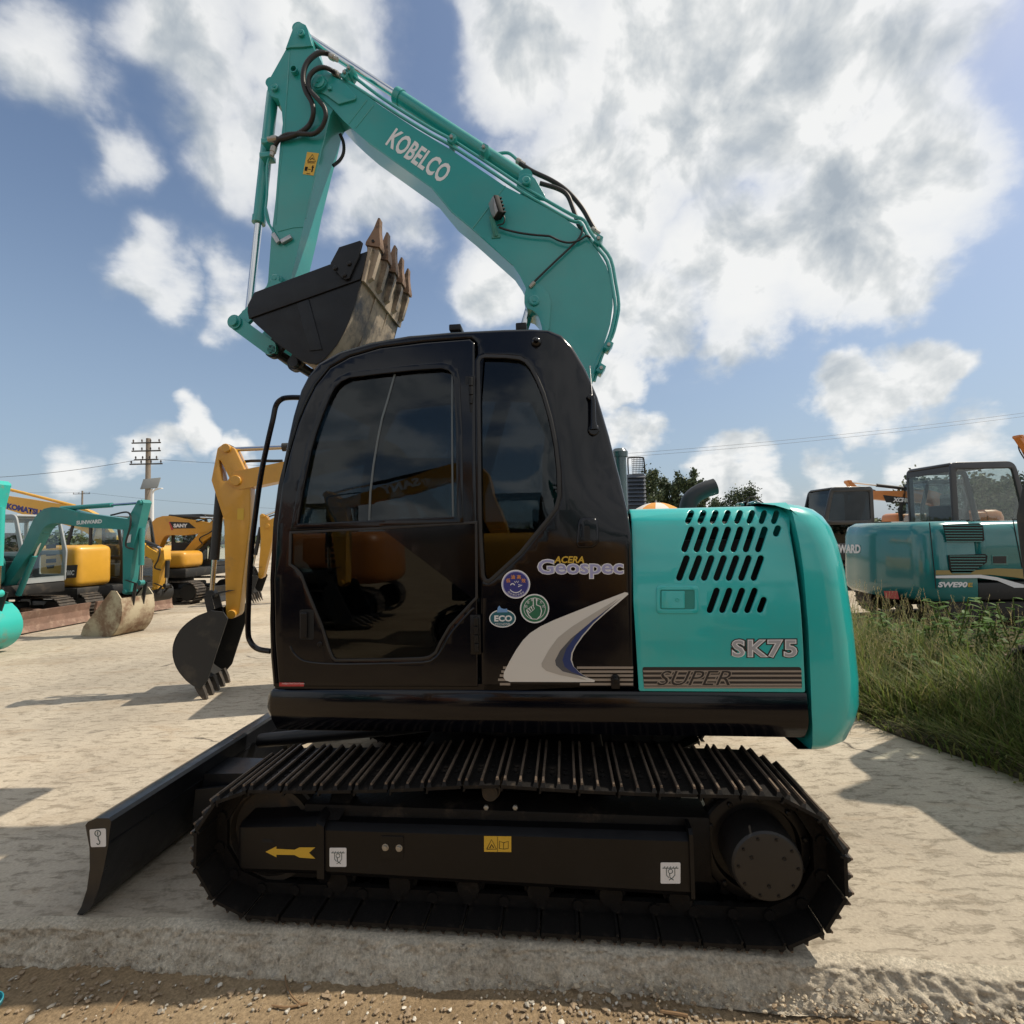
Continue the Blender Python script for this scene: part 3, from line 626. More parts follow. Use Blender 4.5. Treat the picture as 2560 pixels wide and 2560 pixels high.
def arc(c, r, a0, a1, n=14, ry=None): return [(c[0] + r * math.cos(R(a0 + (a1 - a0) * i / n)), c[1] + (ry or r) * math.sin(R(a0 + (a1 - a0) * i / n))) for i in range(n + 1)]
s1 = disc('round_sticker', (378, 278), 124, 124, -.0012, WHITE); disc('sticker_ring', (378, 278), 114, 114, -.0020, LILAC, parent=s1); disc('sticker_field', (378, 278), 106, 106, -.0026, PURP, parent=s1)
line('sticker_mark', arc((378, 290), 60, 35, 145), 7, -.0034, WHITE, s1); line('sticker_mark', arc((350, 290), 17, 190, 350), 8, -.0034, WHITE, s1); line('sticker_mark', [(398, 300), (432, 286), (400, 282)], 7, -.0034, WHITE, s1); line('sticker_mark', [(366, 252), (374, 266), (384, 250), (394, 266), (402, 250)], 5, -.0034, WHITE, s1)
for i, ch in enumerate('低油高效'):
    a = R(-148 + i * 39); cx, cy = 378 + 78 * math.cos(a), 285 + 74 * math.sin(a); utext('sticker_lettering', ch, Z7((cx - 18, cy + 18)), Z7((cx + 18, cy + 18)), Z7((cx - 18, cy - 18)), -.0034, ORANGED, s1, bold=.02)
for i, ch in enumerate('日本进口专用油'):
    a = R(130 - i * 13.5); cx, cy = 378 + 92 * math.cos(a), 278 + 92 * math.sin(a); utext('sticker_lettering', ch, Z7((cx - 9, cy + 9)), Z7((cx + 9, cy + 9)), Z7((cx - 9, cy - 9)), -.0034, WHITE, s1)
s2 = disc('round_sticker', (540, 488), 126, 126, -.0026, WHITE); disc('sticker_field', (540, 488), 115, 115, -.0032, GREEND, parent=s2); line('sticker_mark', arc((540, 488), 92, 0, 360, 40), 4, -.0040, WHITE, s2)
line('sticker_mark', [(530, 470), (528, 410), (536, 396), (550, 396), (558, 410), (556, 455), (590, 470), (600, 510), (590, 550), (560, 580), (520, 578), (490, 545), (470, 500)], 8, -.0040, WHITE, s2)
for k in range(3): line('sticker_mark', [(472 + k * 20, 500 - k * 14), (484 + k * 20, 486 - k * 14), (510 + k * 14, 512 - k * 12), (500 + k * 12, 526 - k * 10), (472 + k * 20, 500 - k * 14)], 6, -.0040, WHITE, s2)
for i, ch in enumerate('铂金操作方式'):
    a = R(-165 + i * 30); cx, cy = 540 + 78 * math.cos(a), 488 + 78 * math.sin(a)
    if i != 2 and i != 3 or True: utext('sticker_lettering', ch, Z7((cx - 12, cy + 12)), Z7((cx + 12, cy + 12)), Z7((cx - 12, cy - 12)), -.0044, WHITE, s2)
s3 = disc('oval_sticker', (263, 573), 115, 78, -.0012, WHITE); disc('sticker_field', (263, 573), 106, 69, -.0018, TEALD, parent=s3)
decal('sticker_excavator_mark', [(215, 522), (222, 480), (236, 462), (250, 484), (275, 492), (302, 488), (308, 520)], -.0026, mat('pale_blue_decal', (.15, .30, .55), .4), parent=s3)
utext('sticker_lettering', 'ECO', Z7((192, 600)), Z7((346, 600)), Z7((192, 546)), -.0030, WHITE, s3, bold=.04); utext('sticker_lettering', 'MODE ECO AND POWER', Z7((198, 634)), Z7((328, 634)), Z7((198, 612)), -.0030, WHITE, s3)

# ---- revolving frame, engine housing, counterweight
m = MB()
a0 = UF.p2(667, 1722, -.01); a1 = UF.p2(2024, 1740, -.01); b0 = UF.p2(690, 1834, -.01); b1 = UF.p2(2024, 1855, -.01)
xl, xr = a0[0], a1[0]; zt = a0[1] - .002; zb = b1[1] + .004
prof = [(-.012, zt - .012), (-.005, zt), (.10, zt), (.10, zb), (.03, zb), (-.008, zb + .055), (-.018, zb + .09)]
m.loft([[(x, y + (.02 if k in (0, 4) else 0), z + (.03 * (1 if z < (zt + zb) / 2 else -1) if k == 0 else 0)) for y, z in prof] for k, x in enumerate((xl - .004, xl + .03, 0, xr - .012, xr))])
SKIRT = upart('side_skirt', m, BLACK, ang=50)
m = MB(); m.box(xl + .03, xr, .08, 2.1, zb + .02, zt - .012, .01); m.cyl((.0, 1.08, zb - .16), (.0, 1.08, zb + .03), .48, 40); m.box(xl + .05, xl + .5, .1, .5, zb - .03, zb + .03); DECK = upart('revolving_frame', m, SATIN)
HX0 = UF.p2(1590, 1500, 0)[0]; HX1 = UF.p2(2005, 1500, .0)[0]; ZH = UF.p2(1780, 1268, .17)[1]; ZL = UF.p2(1800, 1729, 0)[1]
RH = .075
def hwarp(u, z):
    t = z - (ZH - RH); c = .085 * (max(0, z - 1.2) / .6) ** 2
    return c if t <= 0 else c + RH - math.sqrt(max(RH * RH - min(t, RH) ** 2, 0))
def hp(p, f=Z8, v=0.0):
    if f: p = f(p)
    d = v
    for _ in range(6):
        q = UF.at(p[0], p[1], d); d = v + hwarp(q.x, min(q.z, ZH - .002))
    return (q.x, min(q.z, ZH - .001))
def slot(bx, by, tx, ty, w=23):
    b = Vector((bx, by)); t = Vector((tx, ty)); d = (t - b).normalized(); n = Vector((-d.y, d.x)); b = b + d * 8; t = t - d * 8; L = []
    for k in range(9):
        a = math.pi * k / 8; L.append(t + (n * math.cos(a) + d * math.sin(a)) * w)
    for k in range(9):
        a = math.pi * k / 8; L.append(b - (n * math.cos(a) + d * math.sin(a)) * w)
    return [hp(tuple(q)) for q in L]
slots = [slot(497 + i * 90, 455, 552 + i * 89.5, 298) for i in range(7)] + [slot(460 + i * 90.8, 664, 518 + i * 90.5, 508) for i in range(7)] + [slot(683 + i * 91.5, 900, 738 + i * 92.6, 745) for i in range(4)]
slots += [slot(1050, 898, 1082, 812), slot(1168, 340, 1186, 290)]
slots += [slot(522 + i * 90, 250, 553 + i * 89, 176, 21) for i in range(8)]
hs = [hp(p, None) for p in [(1597, 1727), (1585, 1500), (1578, 1300)]]
hood = [(hs[0][0], ZL), (hs[1][0] - .004, hs[1][1]), (hs[2][0], ZH - .05), (hs[2][0] + .002, ZH - .001), (UF.p2(1978, 1268, .08)[0], ZH - .001), (UF.p2(1990, 1330, 0)[0], UF.p2(1990, 1330)[1]), (UF.p2(2002, 1500, 0)[0], UF.p2(2002, 1500, 0)[1]), (UF.p2(2012, 1722, 0)[0], ZL)]
HOOD = uplate('engine_door', [rnd(hood, [.01, 0, 0, 0, 0, 0, 0, .01])] + slots, -.004, .012, TEAL, bevel=.003, warp=hwarp, step=.03, ang=40)
# hood top: crowned sheet with cross slots
def top_slot(x0, x1, y0, y1): return [(x0, y0), (x1, y0), (x1, y1), (x0, y1)]
HV = hwarp(0, ZH - .001) - RH
tx0, tx1 = hood[3][0], hood[4][0] - .012
tops = [top_slot(tx0 + .26 + i * .062, tx0 + .30 + i * .062, .26, .50) for i in range(7)] + [top_slot(tx0 + .18 + i * .062, tx0 + .225 + i * .062, .62, .9) for i in range(8)]
me = curve_mesh([[(tx0, .075 + HV), (tx1, .075 + HV), (tx1, 2.05), (tx0, 2.05)]] + tops, .008)
bm = bmesh.new(); bm.from_mesh(me)
for k in range(1, 26): bmesh.ops.bisect_plane(bm, geom=bm.verts[:] + bm.edges[:] + bm.faces[:], plane_co=(0, k * .08, 0), plane_no=(0, 1, 0))
for v in bm.verts: v.co.z += ZH - .008 + .012 * math.sin(math.pi * min(1, max(0, (v.co.y - .075) / 1.97)))
bm.to_mesh(me); bm.free(); link('hood_top', me, TEAL, ROOT, UREL)
m = MB(); m.box(hs[0][0] + .01, HX1, .15, 2.0, ZL + .02, ZH - .16, .01); m.box(hs[0][0], hs[0][0] + .02, (.20), 2.05, ZL, ZH - .02); m.box(hs[0][0] + .2, HX1 - .1, .25, .9, ZH - .17, ZH - .07, .03, 3); upart('engine_bay', m, BLACKM)
m = MB(); m.box(hs[0][0], HX1, 2.05, 2.09, ZL, ZH - .01, .012); upart('far_engine_door', m, TEAL)
# door catch
cr = [hp(p) for p in [(292, 714), (604, 714), (604, 918), (292, 918)]]; ci = [hp(p) for p in [(322, 745), (572, 745), (572, 886), (322, 886)]]
LATCH = uplate('latch_surround', [rnd(cr, .02), rnd(ci, .008)], -.0085, .008, TEAL, HOOD, bevel=.0028, warp=hwarp)
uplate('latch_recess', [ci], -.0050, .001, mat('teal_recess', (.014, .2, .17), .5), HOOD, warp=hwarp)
uplate('latch_paddle', [rnd([hp(p) for p in [(330, 752), (500, 752), (500, 880), (330, 880)]], .006)], -.009, .006, TEAL, HOOD, bevel=.002, warp=hwarp)
q = hp((445, 815)); m = MB(); m.lathe((q[0], -.009 + hwarp(*q), q[1]), (0, -1, 0), [(.010, -.002), (.010, .002), (.007, .003), (.005, .0015)], 16); upart('latch_lock', m, TEAL, HOOD)
# SUPER band, model number
def hdecal(name, pts, v, mm, r=0.0): 
    lp = [UF.p2(*Z8(p), v) for p in pts]; return uplate(name, [rnd(lp, r) if r else lp], v, .0006, mm, HOOD)
hdecal('stripe_band', [(192, 1310), (1355, 1310), (1362, 1466), (205, 1466)], -.0050, DARKS, .012)
for y in (1334, 1366, 1400, 1432, 1452): hdecal('stripe_decal', [(196 + (y - 1310) * .06, y), (1357, y), (1359, y + 14), (199 + (y - 1310) * .06, y + 14)], -.0058, TAN)
for nm, mm, v, bo, g in (('super_outline', TAN, -.0066, .035, .003), ('super_lettering', DARKS, -.0074, -.005, 0)):
    utext(nm, 'SUPER', Z8((300, 1444)), Z8((838, 1444)), Z8((306, 1338)), v, mm, HOOD, bold=bo, shear=.3, grow=g)
for nm, mm, v, bo, g in (('model_number_outline', DARKS, -.0050, .10, .006), ('model_number_rim', WHITE, -.0060, .05, .001), ('model_number', GREYD, -.0068, .012, -.003)):
    utext(nm, 'SK75', Z8((848, 1240)), Z8((1326, 1240)), Z8((848, 1110)), v, mm, HOOD, bold=bo, grow=g, space=1.16)
# counterweight: plan outline stacked up in height
def cw_ring(z, x0, xe, ins=0.0):
    r = .26; W2 = 2.10; pts = [(x0, ins, z)]; xc = xe - ins
    for k in range(13):
        a = R(-90 + 90 * k / 12); pts.append((xc - r * .75 + r * .75 * math.cos(a), ins + r + r * math.sin(a), z))
    for k in range(1, 10):
        t = k / 10; pts.append((xc + .16 * math.sin(math.pi * t), ins + r + (W2 - 2 * r - 2 * ins) * t, z))
    for k in range(13):
        a = R(0 + 90 * k / 12); pts.append((xc - r * .75 + r * .75 * math.cos(a), W2 - ins - r + r * math.sin(a), z))
    pts.append((x0, W2 - ins, z)); return pts
cwx = lambda px, py: UF.p2(px, py, .22)
XL = UF.p2(2012, 1600, 0)[0] - .002
rings = []
for (lx, py, ex, ins) in [(2035, 1866, 2086, .045), (2033, 1860, 2098, .02), (2031, 1845, 2112, .004), (2030, 1800, 2129, 0), (2028, 1765, 2137, 0), (2026, 1700, 2136, 0), (2020, 1560, 2122, 0), (2010, 1430, 2106, .004), (2002, 1360, 2095, .012), (1996, 1320, 2088, .022), (1992, 1290, 2076, .034), (1990, 1272, 2066, .05), (1989, 1260, 2052, .075), (1990, 1253, 2036, .105)]:
    z = UF.p2(2060, py, .08)[1]; rings.append(cw_ring(z, UF.p2(lx, py, .0)[0] + .001, cwx(ex, py)[0] - .005, ins))
m = MB(); m.loft(rings); CW = upart('counterweight', m, TEAL, ang=50)
# stack and air intake behind the cab
m = MB(); a = UF.at(1553, 1265, 1.55); b = UF.at(1553, 1143, 1.55); m.lathe((a.x, 1.55, a.z - .06), (0, 0, 1), [(.05, 0), (.05, b.z - a.z + .06), (.062, b.z - a.z + .06), (.064, b.z - a.z + .10), (.045, b.z - a.z + .125), (.01, b.z - a.z + .13)], 24); upart('air_intake', m, mat('grey_blue_enamel', (.05, .075, .085), .25, coat=.6))
m = MB(); P = [UF.at(*p, 1.5) for p in [(1718, 1285), (1722, 1258), (1735, 1240), (1758, 1226), (1788, 1216)]]; m.tube(cat_rom(P, 5), [.062] * 21, 18, cap=False)
m.tube(cat_rom(P, 5), [.056] * 21, 18, cap=False); upart('exhaust_pipe', m, mat('exhaust_black', (.02, .021, .024), .45, var=.2, bump=.001, bscale=30))
# right-hand tank housing, boom foot bracket
m = MB(); m.box(-.75, hs[0][0], 1.42, 2.06, ZL, 1.62, .05, 3); upart('tank_housing', m, TEAL)
VB = 1.12; BW = .11        # boom centre plane and half width
m = MB(); m.box(.0, .5, VB - .2, VB - .13, .9, 1.62, .01); m.box(.0, .5, VB + .13, VB + .2, .9, 1.62, .01); m.box(-.7, .5, VB - .2, VB + .2, .8, 1.0, .01); upart('boom_bracket', m, SATIN)

# ---- boom
VN = VB - BW
def bp(pts, f=None, v=VN): return [UF.p2(*(f(p) if f else p), v) for p in pts]
bo = bp([(790, 178), (806, 172), (822, 180)], None) + bp([(1100, 590), (1330, 740), (1440, 822)], Z1) + bp([(1040, 322), (1124, 372), (1263, 466), (1402, 538), (1458, 581), (1492, 625), (1516, 665), (1530, 712), (1532, 764), (1526, 810), (1510, 860), (1482, 948), (1455, 1060), (1440, 1180), (1432, 1290), (1415, 1330), (1385, 1340), (1362, 1320), (1356, 1270), (1356, 1150), (1372, 1000), (1385, 900)]) \
    + bp([(1372, 850), (1355, 819), (1347, 793), (1333, 778), (1318, 773), (1311, 758), (1311, 740), (1316, 723), (1300, 690), (1281, 662), (1180, 572), (1130, 531), (1080, 470)]) + bp([(921, 357), (886, 327), (856, 299), (832, 272), (800, 240), (778, 222), (774, 200), (780, 186)])
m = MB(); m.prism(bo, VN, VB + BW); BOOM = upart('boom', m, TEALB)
# doubler plates: around the arm pin, around the lift cylinder pin, weld bead seams
db = bp([(840, 500), (930, 515), (1000, 560), (1130, 640), (1235, 760), (1225, 790), (1070, 832), (960, 750), (850, 690), (800, 620), (805, 560)], Z1)
uplate('pin_doubler', [rnd(db, .015)], VN - .014, .018, TEALB, BOOM, bevel=.003)
db = bp([(955, 1440), (1000, 1400), (1080, 1432), (1140, 1500), (1165, 1580), (1150, 1800), (1100, 1900), (1085, 1790), (1060, 1700), (1010, 1652), (960, 1630), (936, 1580), (940, 1500)], Z3)
uplate('lift_doubler', [rnd(db, .012)], VN - .014, .018, TEALB, BOOM, bevel=.003)
def seam(pts, f, v=VN, r=.004, parent=BOOM, mm=TEALB):
    m = MB(); m.tube([UF.at(*f(p), v) for p in pts], r, 6); upart('weld_seam', m, mm, parent)
seam([(770, 570), (490, 935)], Z3); seam([(1330, 780), (1160, 1000)], Z1); seam([(1390, 830), (1225, 1040)], Z1)
lip = [(921, 357), (1080, 470), (1130, 531), (1180, 572), (1281, 662)]
m = MB(); m.tube([UF.at(*p, VN - .001) for p in lip], .005, 6); upart('weld_seam', m, TEALB, BOOM)
def pin(name, p, f, v0, v1, r, parent, mm, bossr=None, n=24):
    q = UF.at(*(f(p) if f else p), v0); m = MB(); m.lathe((q.x, v0, q.z), (0, 1, 0), [(r * .35, -.004), (r * .35, .0005), (r * .8, -.001), (r, .003), (r, v1 - v0 - .003), (r * .8, v1 - v0)], n)
    if bossr: m.lathe((q.x, v0 + .012, q.z), (0, 1, 0), [(bossr, 0), (bossr, v1 - v0 - .024)], n)
    return upart(name, m, mm, parent)
pin('arm_pin', (870, 598), Z1, VN - .045, VB + BW + .045, .048, BOOM, TEALB, .058)
pin('lift_pin', (1018, 1552), Z3, VN - .03, VB + BW + .03, .036, BOOM, TEALB)
pin('cylinder_pin', (950, 517), Z3, VN - .012, VB + BW + .012, .03, BOOM, TEALB)
br = bp([(860, 560), (885, 470), (930, 442), (985, 450), (1030, 490), (1140, 680), (1000, 640)], Z3)
for vv in (VN + .02, VB + BW - .045): uplate('cylinder_bracket', [rnd(br, .03)], vv, .025, TEALB, BOOM, bevel=.004)
q = [UF.at(*Z1(p), VN - .018) for p in ((968, 650), (1000, 690))]
m = MB(); m.box(min(q[0].x, q[1].x), max(q[0].x, q[1].x), VN - .03, VN - .012, min(q[0].z, q[1].z), max(q[0].z, q[1].z), .003); upart('pin_keeper', m, TEALB, BOOM)
for nm, mm, bo_ in (('maker_lettering', WHITE, .03),):
    utext(nm, 'KOBELCO', (962, 361), (1104, 460), (991, 319), VN - .0015, mm, BOOM, bold=bo_, space=1.04)
# arm-side lift cylinder of the boom (only its head shows above the cab)
def cylinder(name, p0, p1, split, rb, rr, mm, parent=None, v=VB, f=None):
    a = UF.at(*(f(p0) if f else p0), v); b = UF.at(*(f(p1) if f else p1), v); k = a.lerp(b, split); d = (b - a).normalized()
    m = MB(); m.tube([a + d * .03, a + d * .06, k - d * .05, k - d * .049, k], [rb * .8, rb, rb, rb * 1.14, rb * 1.14], 20); m.lathe((a.x, v - rb, a.z), (0, 1, 0), [(rb * .95, 0), (rb * .95, 2 * rb)], 18)
    o = upart(name, m, mm, parent)
    m = MB(); m.tube([k - d * .01, b], rr, 16); upart('piston_rod', m, CHROME, o)
    m = MB(); m.lathe((b.x, v - rb * .8, b.z), (0, 1, 0), [(rb * .85, 0), (rb * .85, 1.6 * rb)], 18); upart('rod_eye', m, mm, o); return o
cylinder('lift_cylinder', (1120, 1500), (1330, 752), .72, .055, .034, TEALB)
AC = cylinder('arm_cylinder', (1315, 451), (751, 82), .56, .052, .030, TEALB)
# pipes along the boom back and hoses
pa = [(1145, 545), (1200, 560), (1420, 728), (1650, 880), (1932, 1050)]
p1_ = [Z1(p) for p in pa] + [(1130, 350), (1214, 404), (1301, 462), (1359, 497), (1431, 538), (1460, 551), (1476, 580), (1501, 613), (1527, 648), (1539, 706), (1547, 761), (1542, 799), (1530, 842), (1506, 886), (1485, 954)]
m = MB(); m.tube(cat_rom([UF.at(*p, VN + .02) for p in p1_], 3), .0115, 8); upart('boom_pipe', m, TEALB, BOOM)
p2_ = [Z1((1130, 600))] + [(p[0] - 4, p[1] + 13) for p in p1_[2:10]] + [(p[0] - 9, p[1] + 6) for p in p1_[10:]]
m = MB(); m.tube(cat_rom([UF.at(*p, VN + .005) for p in p2_], 3), .0115, 8); upart('boom_pipe', m, TEALB, BOOM)
p3_ = [(890, 180), (1000, 252), (1100, 312), (1190, 372), (1213, 386), (1236, 386), (1262, 382), (1277, 386), (1296, 403), (1304, 411)]
m = MB(); m.tube(cat_rom([UF.at(*p, VB + .03) for p in p3_], 4), .011, 8); upart('boom_pipe', m, TEALB, BOOM)
def hose(name, pts, v, r, parent=BOOM, f=None, rib=0.0, n=10, mm=RUBBER):
    P = [UF.at(*(f(p[:2]) if f else p[:2]), p[2] if len(p) > 2 else v) for p in pts]; m = MB()
    q = cat_rom(P, 8)
    if rib:
        L = sum((b - a).length for a, b in zip(q[:-1], q[1:])); k = max(2, int(L / .006 / (len(P) - 1))); q = cat_rom(P, k)
    m.tube(q, r, n, rib=rib); return upart(name, m, mm, parent, ang=75)
hose('boom_hose', [(1300, 408), (1330, 428), (1380, 452), (1420, 480), (1455, 520), (1478, 560), (1490, 580)], VB + .03, .017)
hose('boom_hose', [(1350, 458), (1395, 472), (1418, 488), (1432, 520), (1446, 560), (1458, 578)], VB - .02, .016)
for p in ((1302, 406), (1489, 578)):
    q = UF.at(*p, VB + .03); m = MB(); m.lathe((q.x - .03, q.y, q.z + .02), (.8, 0, -.6), [(.016, 0), (.021, .005), (.021, .03), (.017, .032), (.017, .07)], 12); upart('hose_fitting', m, BOLT, BOOM)
for p, f in (((1180, 530), Z1), ((1140, 570), Z1), ((315, 185), Z3), ((590, 270), Z3), ((1570, 1050), Z3), ((1225, 280), Z5), ((1165, 465), Z5)):
    q = UF.at(*f(p), VN); m = MB(); m.box(-.022, .022, -.035, .06, -.03, .03, .004, M=Matrix.Translation(q) @ Matrix.Rotation(R(35), 4, 'Y')); m.cyl((q.x, VN - .036, q.z), (q.x, VN - .05, q.z), .012, 6, mi=1); upart('pipe_clamp', m, [TEALB, BOLT], BOOM)
# work lamp with bracket and cable
L_ = lambda p: UF.at(*Z3(p), VN - .05)
c = L_((700, 760)); Mx = Matrix.Translation(c) @ Matrix.Rotation(R(-14), 4, 'Y') @ Matrix.Rotation(R(35), 4, 'Z')
m = MB(); m.box(-.03, .012, -.045, .045, -.065, .065, .008, M=Mx); 
for k in range(5): m.box(.012, .034, -.040, .040, -.055 + k * .026, -.047 + k * .026, M=Mx)
LAMP = upart('work_lamp', m, BLACKM, BOOM)
m = MB(); m.box(-.036, -.029, -.038, .038, -.057, .057, .003, M=Mx); upart('lamp_lens', m, LAMPG, LAMP)
a = UF.at(*Z3((650, 830)), VN - .04); b = UF.at(*Z3((690, 1000)), VN - .004); m = MB(); m.tube([a, a.lerp(b, .5) + Vector((0, -.01, 0)), b], [.017, .016, .02], 4); m.box(b.x - .03, b.x + .03, VN - .008, VN + .002, b.z - .015, b.z + .012, .002); upart('lamp_bracket', m, mat('teal_aged', (.05, .25, .21), .6, dirt=(.2, .17, .13), dscale=20, damt=.3), LAMP)
hose('lamp_cable', [(715, 800), (755, 825), (765, 860), (750, 895), (700, 908)], VN - .045, .0045, LAMP, Z3, n=6)
hose('lamp_cable', [(715, 925), (790, 950), (900, 975), (1030, 992), (1110, 998), (1160, 1005), (1240, 1042), (1320, 1058), (1400, 1040), (1470, 1000), (1505, 1015)], VN - .03, .007, BOOM, Z3, n=6)
hose('grease_line', [(985, 1435), (1030, 1385), (1200, 1220), (1370, 1060), (1425, 985), (1435, 915)], VN - .025, .007, BOOM, Z3, n=6)
q = UF.at(*Z3((998, 1425)), VN - .02); m = MB(); m.lathe(q, (.7, 0, .7), [(.012, -.02), (.014, .0), (.014, .025), (.009, .03)], 10); upart('hose_fitting', m, BOLT, BOOM)

# ---- arm
VA = VB - .10; VA2 = VB + .10
ao = bp([(735, 72), (742, 63), (754, 60), (766, 66), (771, 76), (776, 95), (784, 121), (803, 153), (830, 230), (840, 262), (824, 290), (813, 341), (802, 379), (772, 500), (758, 567), (727, 699), (712, 745), (690, 775), (664, 775), (655, 750), (664, 722), (670, 705), (678, 594), (689, 500), (700, 363), (707, 309), (704, 272), (696, 247), (678, 240), (669, 226), (669, 206), (711, 131), (716, 121)], None, VA)
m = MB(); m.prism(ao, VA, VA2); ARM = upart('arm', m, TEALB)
db = bp([(735, 72), (742, 63), (754, 60), (766, 66), (771, 76), (776, 95), (783, 118), (772, 119), (758, 121), (727, 122), (716, 125)], None, VA); uplate('arm_doubler', [db], VA - .012, .016, TEALB, ARM, bevel=.003)
seam([(610, 330), (595, 600), (570, 900), (560, 1100), (510, 1500), (480, 1932)], Z1, VA, .0045, ARM)
seam([(980, 930), (940, 1120), (900, 1260), (830, 1560), (760, 1880)], Z1, VA, .0045, ARM)
seam([(500, 295), (640, 258), (735, 250)], Z2, VA, .004, ARM)
pin('arm_top_pin', (712, 150), Z1, VA - .03, VA2 + .03, .026, ARM, TEALB)
pin('bucket_cylinder_pin', (465, 655), Z1, VA - .02, VA2 + .02, .026, ARM, TEALB)
q = UF.at(*Z1((665, 525)), VA); m = MB(); m.lathe((q.x, VA + .002, q.z), (0, -1, 0), [(.028, 0), (.028, .035), (.021, .035), (.02, .002), (.002, .002)], 18); upart('pipe_port', m, TEALB, ARM)
pin('link_pin', (470, 728), Z2, VA - .06, VA2 + .06, .034, ARM, TEALB, .045)
st = bp([(772, 1262), (882, 1275), (832, 1482), (732, 1468)], Z1, VA - .002); WST = uplate('warning_sticker', [st], VA - .002, .0008, YELD, ARM)
def wline(pts, w): return line('sticker_mark', pts, w, VA - .0034, BLACKM, WST, Z1)
wline([(775, 1348), (822, 1285), (850, 1352), (775, 1348)], 6); wline([(800, 1335), (822, 1318), (832, 1336)], 8); wline([(775, 1362), (842, 1364)], 6); wline([(755, 1400), (778, 1402), (770, 1440), (750, 1436), (755, 1400)], 3); wline([(782, 1422), (806, 1426)], 5); wline([(826, 1388), (822, 1418), (814, 1448)], 12); wline([(812, 1402), (836, 1408)], 7); wline([(765, 1462), (800, 1466)], 5)
# bucket cylinder down the arm's back
BC = cylinder('bucket_cylinder', (684, 217), (621, 790), .60, .042, .027, TEALB)
m = MB(); m.tube(cat_rom([UF.at(*Z1(p), VA + .01) for p in [(440, 1250), (400, 1400), (400, 1650), (385, 1830), (420, 1932)]] + [UF.at(*Z2(p), VA - .01) for p in [(385, 60), (395, 170), (440, 260), (480, 330)]], 4), .009, 8); upart('cylinder_pipe', m, TEALB, ARM)
for p in ((405, 1180), (390, 1310)):
    q = UF.at(*Z1(p), VA + .02); m = MB(); m.box(q.x - .035, q.x + .05, q.y - .03, q.y + .05, q.z - .018, q.z + .018, .004); upart('pipe_clamp', m, TEALB, ARM)
q = UF.at(*Z2((545, 380)), VA - .012); m = MB()
m.box(-.06, .02, -.016, .01, -.016, .016, .003, M=Matrix.Translation(UF.at(*Z2((500, 380)), VA - .012)) @ Matrix.Rotation(R(58), 4, 'Y')); m.box(-.035, .05, -.016, .01, -.015, .015, .003, M=Matrix.Translation(UF.at(*Z2((575, 375)), VA - .012)) @ Matrix.Rotation(R(-25), 4, 'Y')); upart('valve_block', m, STEEL, ARM)
hose('arm_hose', [(1010, 385, VN), (960, 350, VN - .02), (880, 345, VN - .05), (800, 400, VN - .07), (750, 480, VN - .08), (735, 590, VN - .08), (760, 700, VN - .07), (815, 800, VN - .06), (830, 900, VN - .05), (800, 1000, VA - .03), (730, 1070, VA - .03), (620, 1120, VA - .03), (510, 1145, VA - .02), (450, 1140, VA)], VN, .019, ARM, Z1, rib=.22)
hose('arm_hose', [(1050, 545, VN - .01), (990, 500, VN - .04), (910, 478, VN - .07), (830, 515, VN - .09), (785, 590, VN - .09), (800, 690, VN - .08), (870, 770, VN - .08), (930, 850, VN - .07), (945, 930, VN - .06), (910, 1030, VA - .05), (830, 1095, VA - .04), (700, 1095, VA - .035), (580, 1105, VA - .03), (510, 1150, VA - .02), (470, 1220, VA), (445, 1280, VA)], VN, .017, ARM, Z1, rib=.22)
hose('arm_hose', [(1080, 1100, VB + .02), (1110, 1180, VB + .03), (1110, 1270, VB + .03), (1075, 1340, VB + .03), (1015, 1390, VB)], VB, .013, ARM, Z1, rib=.2)
for p, d in (((1000, 380), (.8, 0, -.5)), ((1030, 530), (.8, 0, -.5)), ((470, 1142), (-1, 0, 0)), ((460, 1240), (-.3, 0, -1))):
    q = UF.at(*Z1(p), VN - .01); m = MB(); m.lathe(q, d, [(.018, -.02), (.022, -.01), (.022, .02), (.017, .022), (.017, .05)], 12); upart('hose_fitting', m, BOLT, ARM)
# bucket linkage
for vv in (VB - .20, VB + .17):
    a = UF.at(588, 806, VB - .2); b = UF.at(678, 872, VB - .2); m = MB()
    d = Vector((b.x - a.x, b.z - a.z)).normalized(); n = Vector((-d.y, d.x))
    pl = [(a.x + n.x * .05, a.z + n.y * .05), (a.x - d.x * .05, a.z - d.y * .05), (a.x - n.x * .05, a.z - n.y * .05), (b.x - n.x * .05, b.z - n.y * .05), (b.x + d.x * .05, b.z + d.y * .05), (b.x + n.x * .05, b.z + n.y * .05)]
    m.prism(rnd(pl, .04), vv, vv + .03); upart('bucket_link', m, TEALB)
    a2 = UF.at(684, 705, VB - .2); m = MB(); d = Vector((a2.x - a.x, a2.z - a.z)).normalized(); n = Vector((-d.y, d.x))
    pl = [(a.x + n.x * .045, a.z + n.y * .045), (a.x - d.x * .045, a.z - d.y * .045), (a.x - n.x * .045, a.z - n.y * .045), (a2.x - n.x * .045, a2.z - n.y * .045), (a2.x + d.x * .045, a2.z + d.y * .045), (a2.x + n.x * .045, a2.z + n.y * .045)]
    m.prism(rnd(pl, .04), vv + .035 * (1 if vv < VB else -1), vv + .03 + .035 * (1 if vv < VB else -1)); upart('rocker_link', m, TEALB)
q = UF.at(588, 806, VB - .2); m = MB(); m.lathe((q.x, VB - .235, q.z), (0, 1, 0), [(.02, 0), (.032, .0), (.034, .004), (.034, .02), (.05, .021), (.05, .07), (.04, .071), (.04, .4), (.05, .401), (.05, .47)], 22); upart('link_pin', m, TEALB)

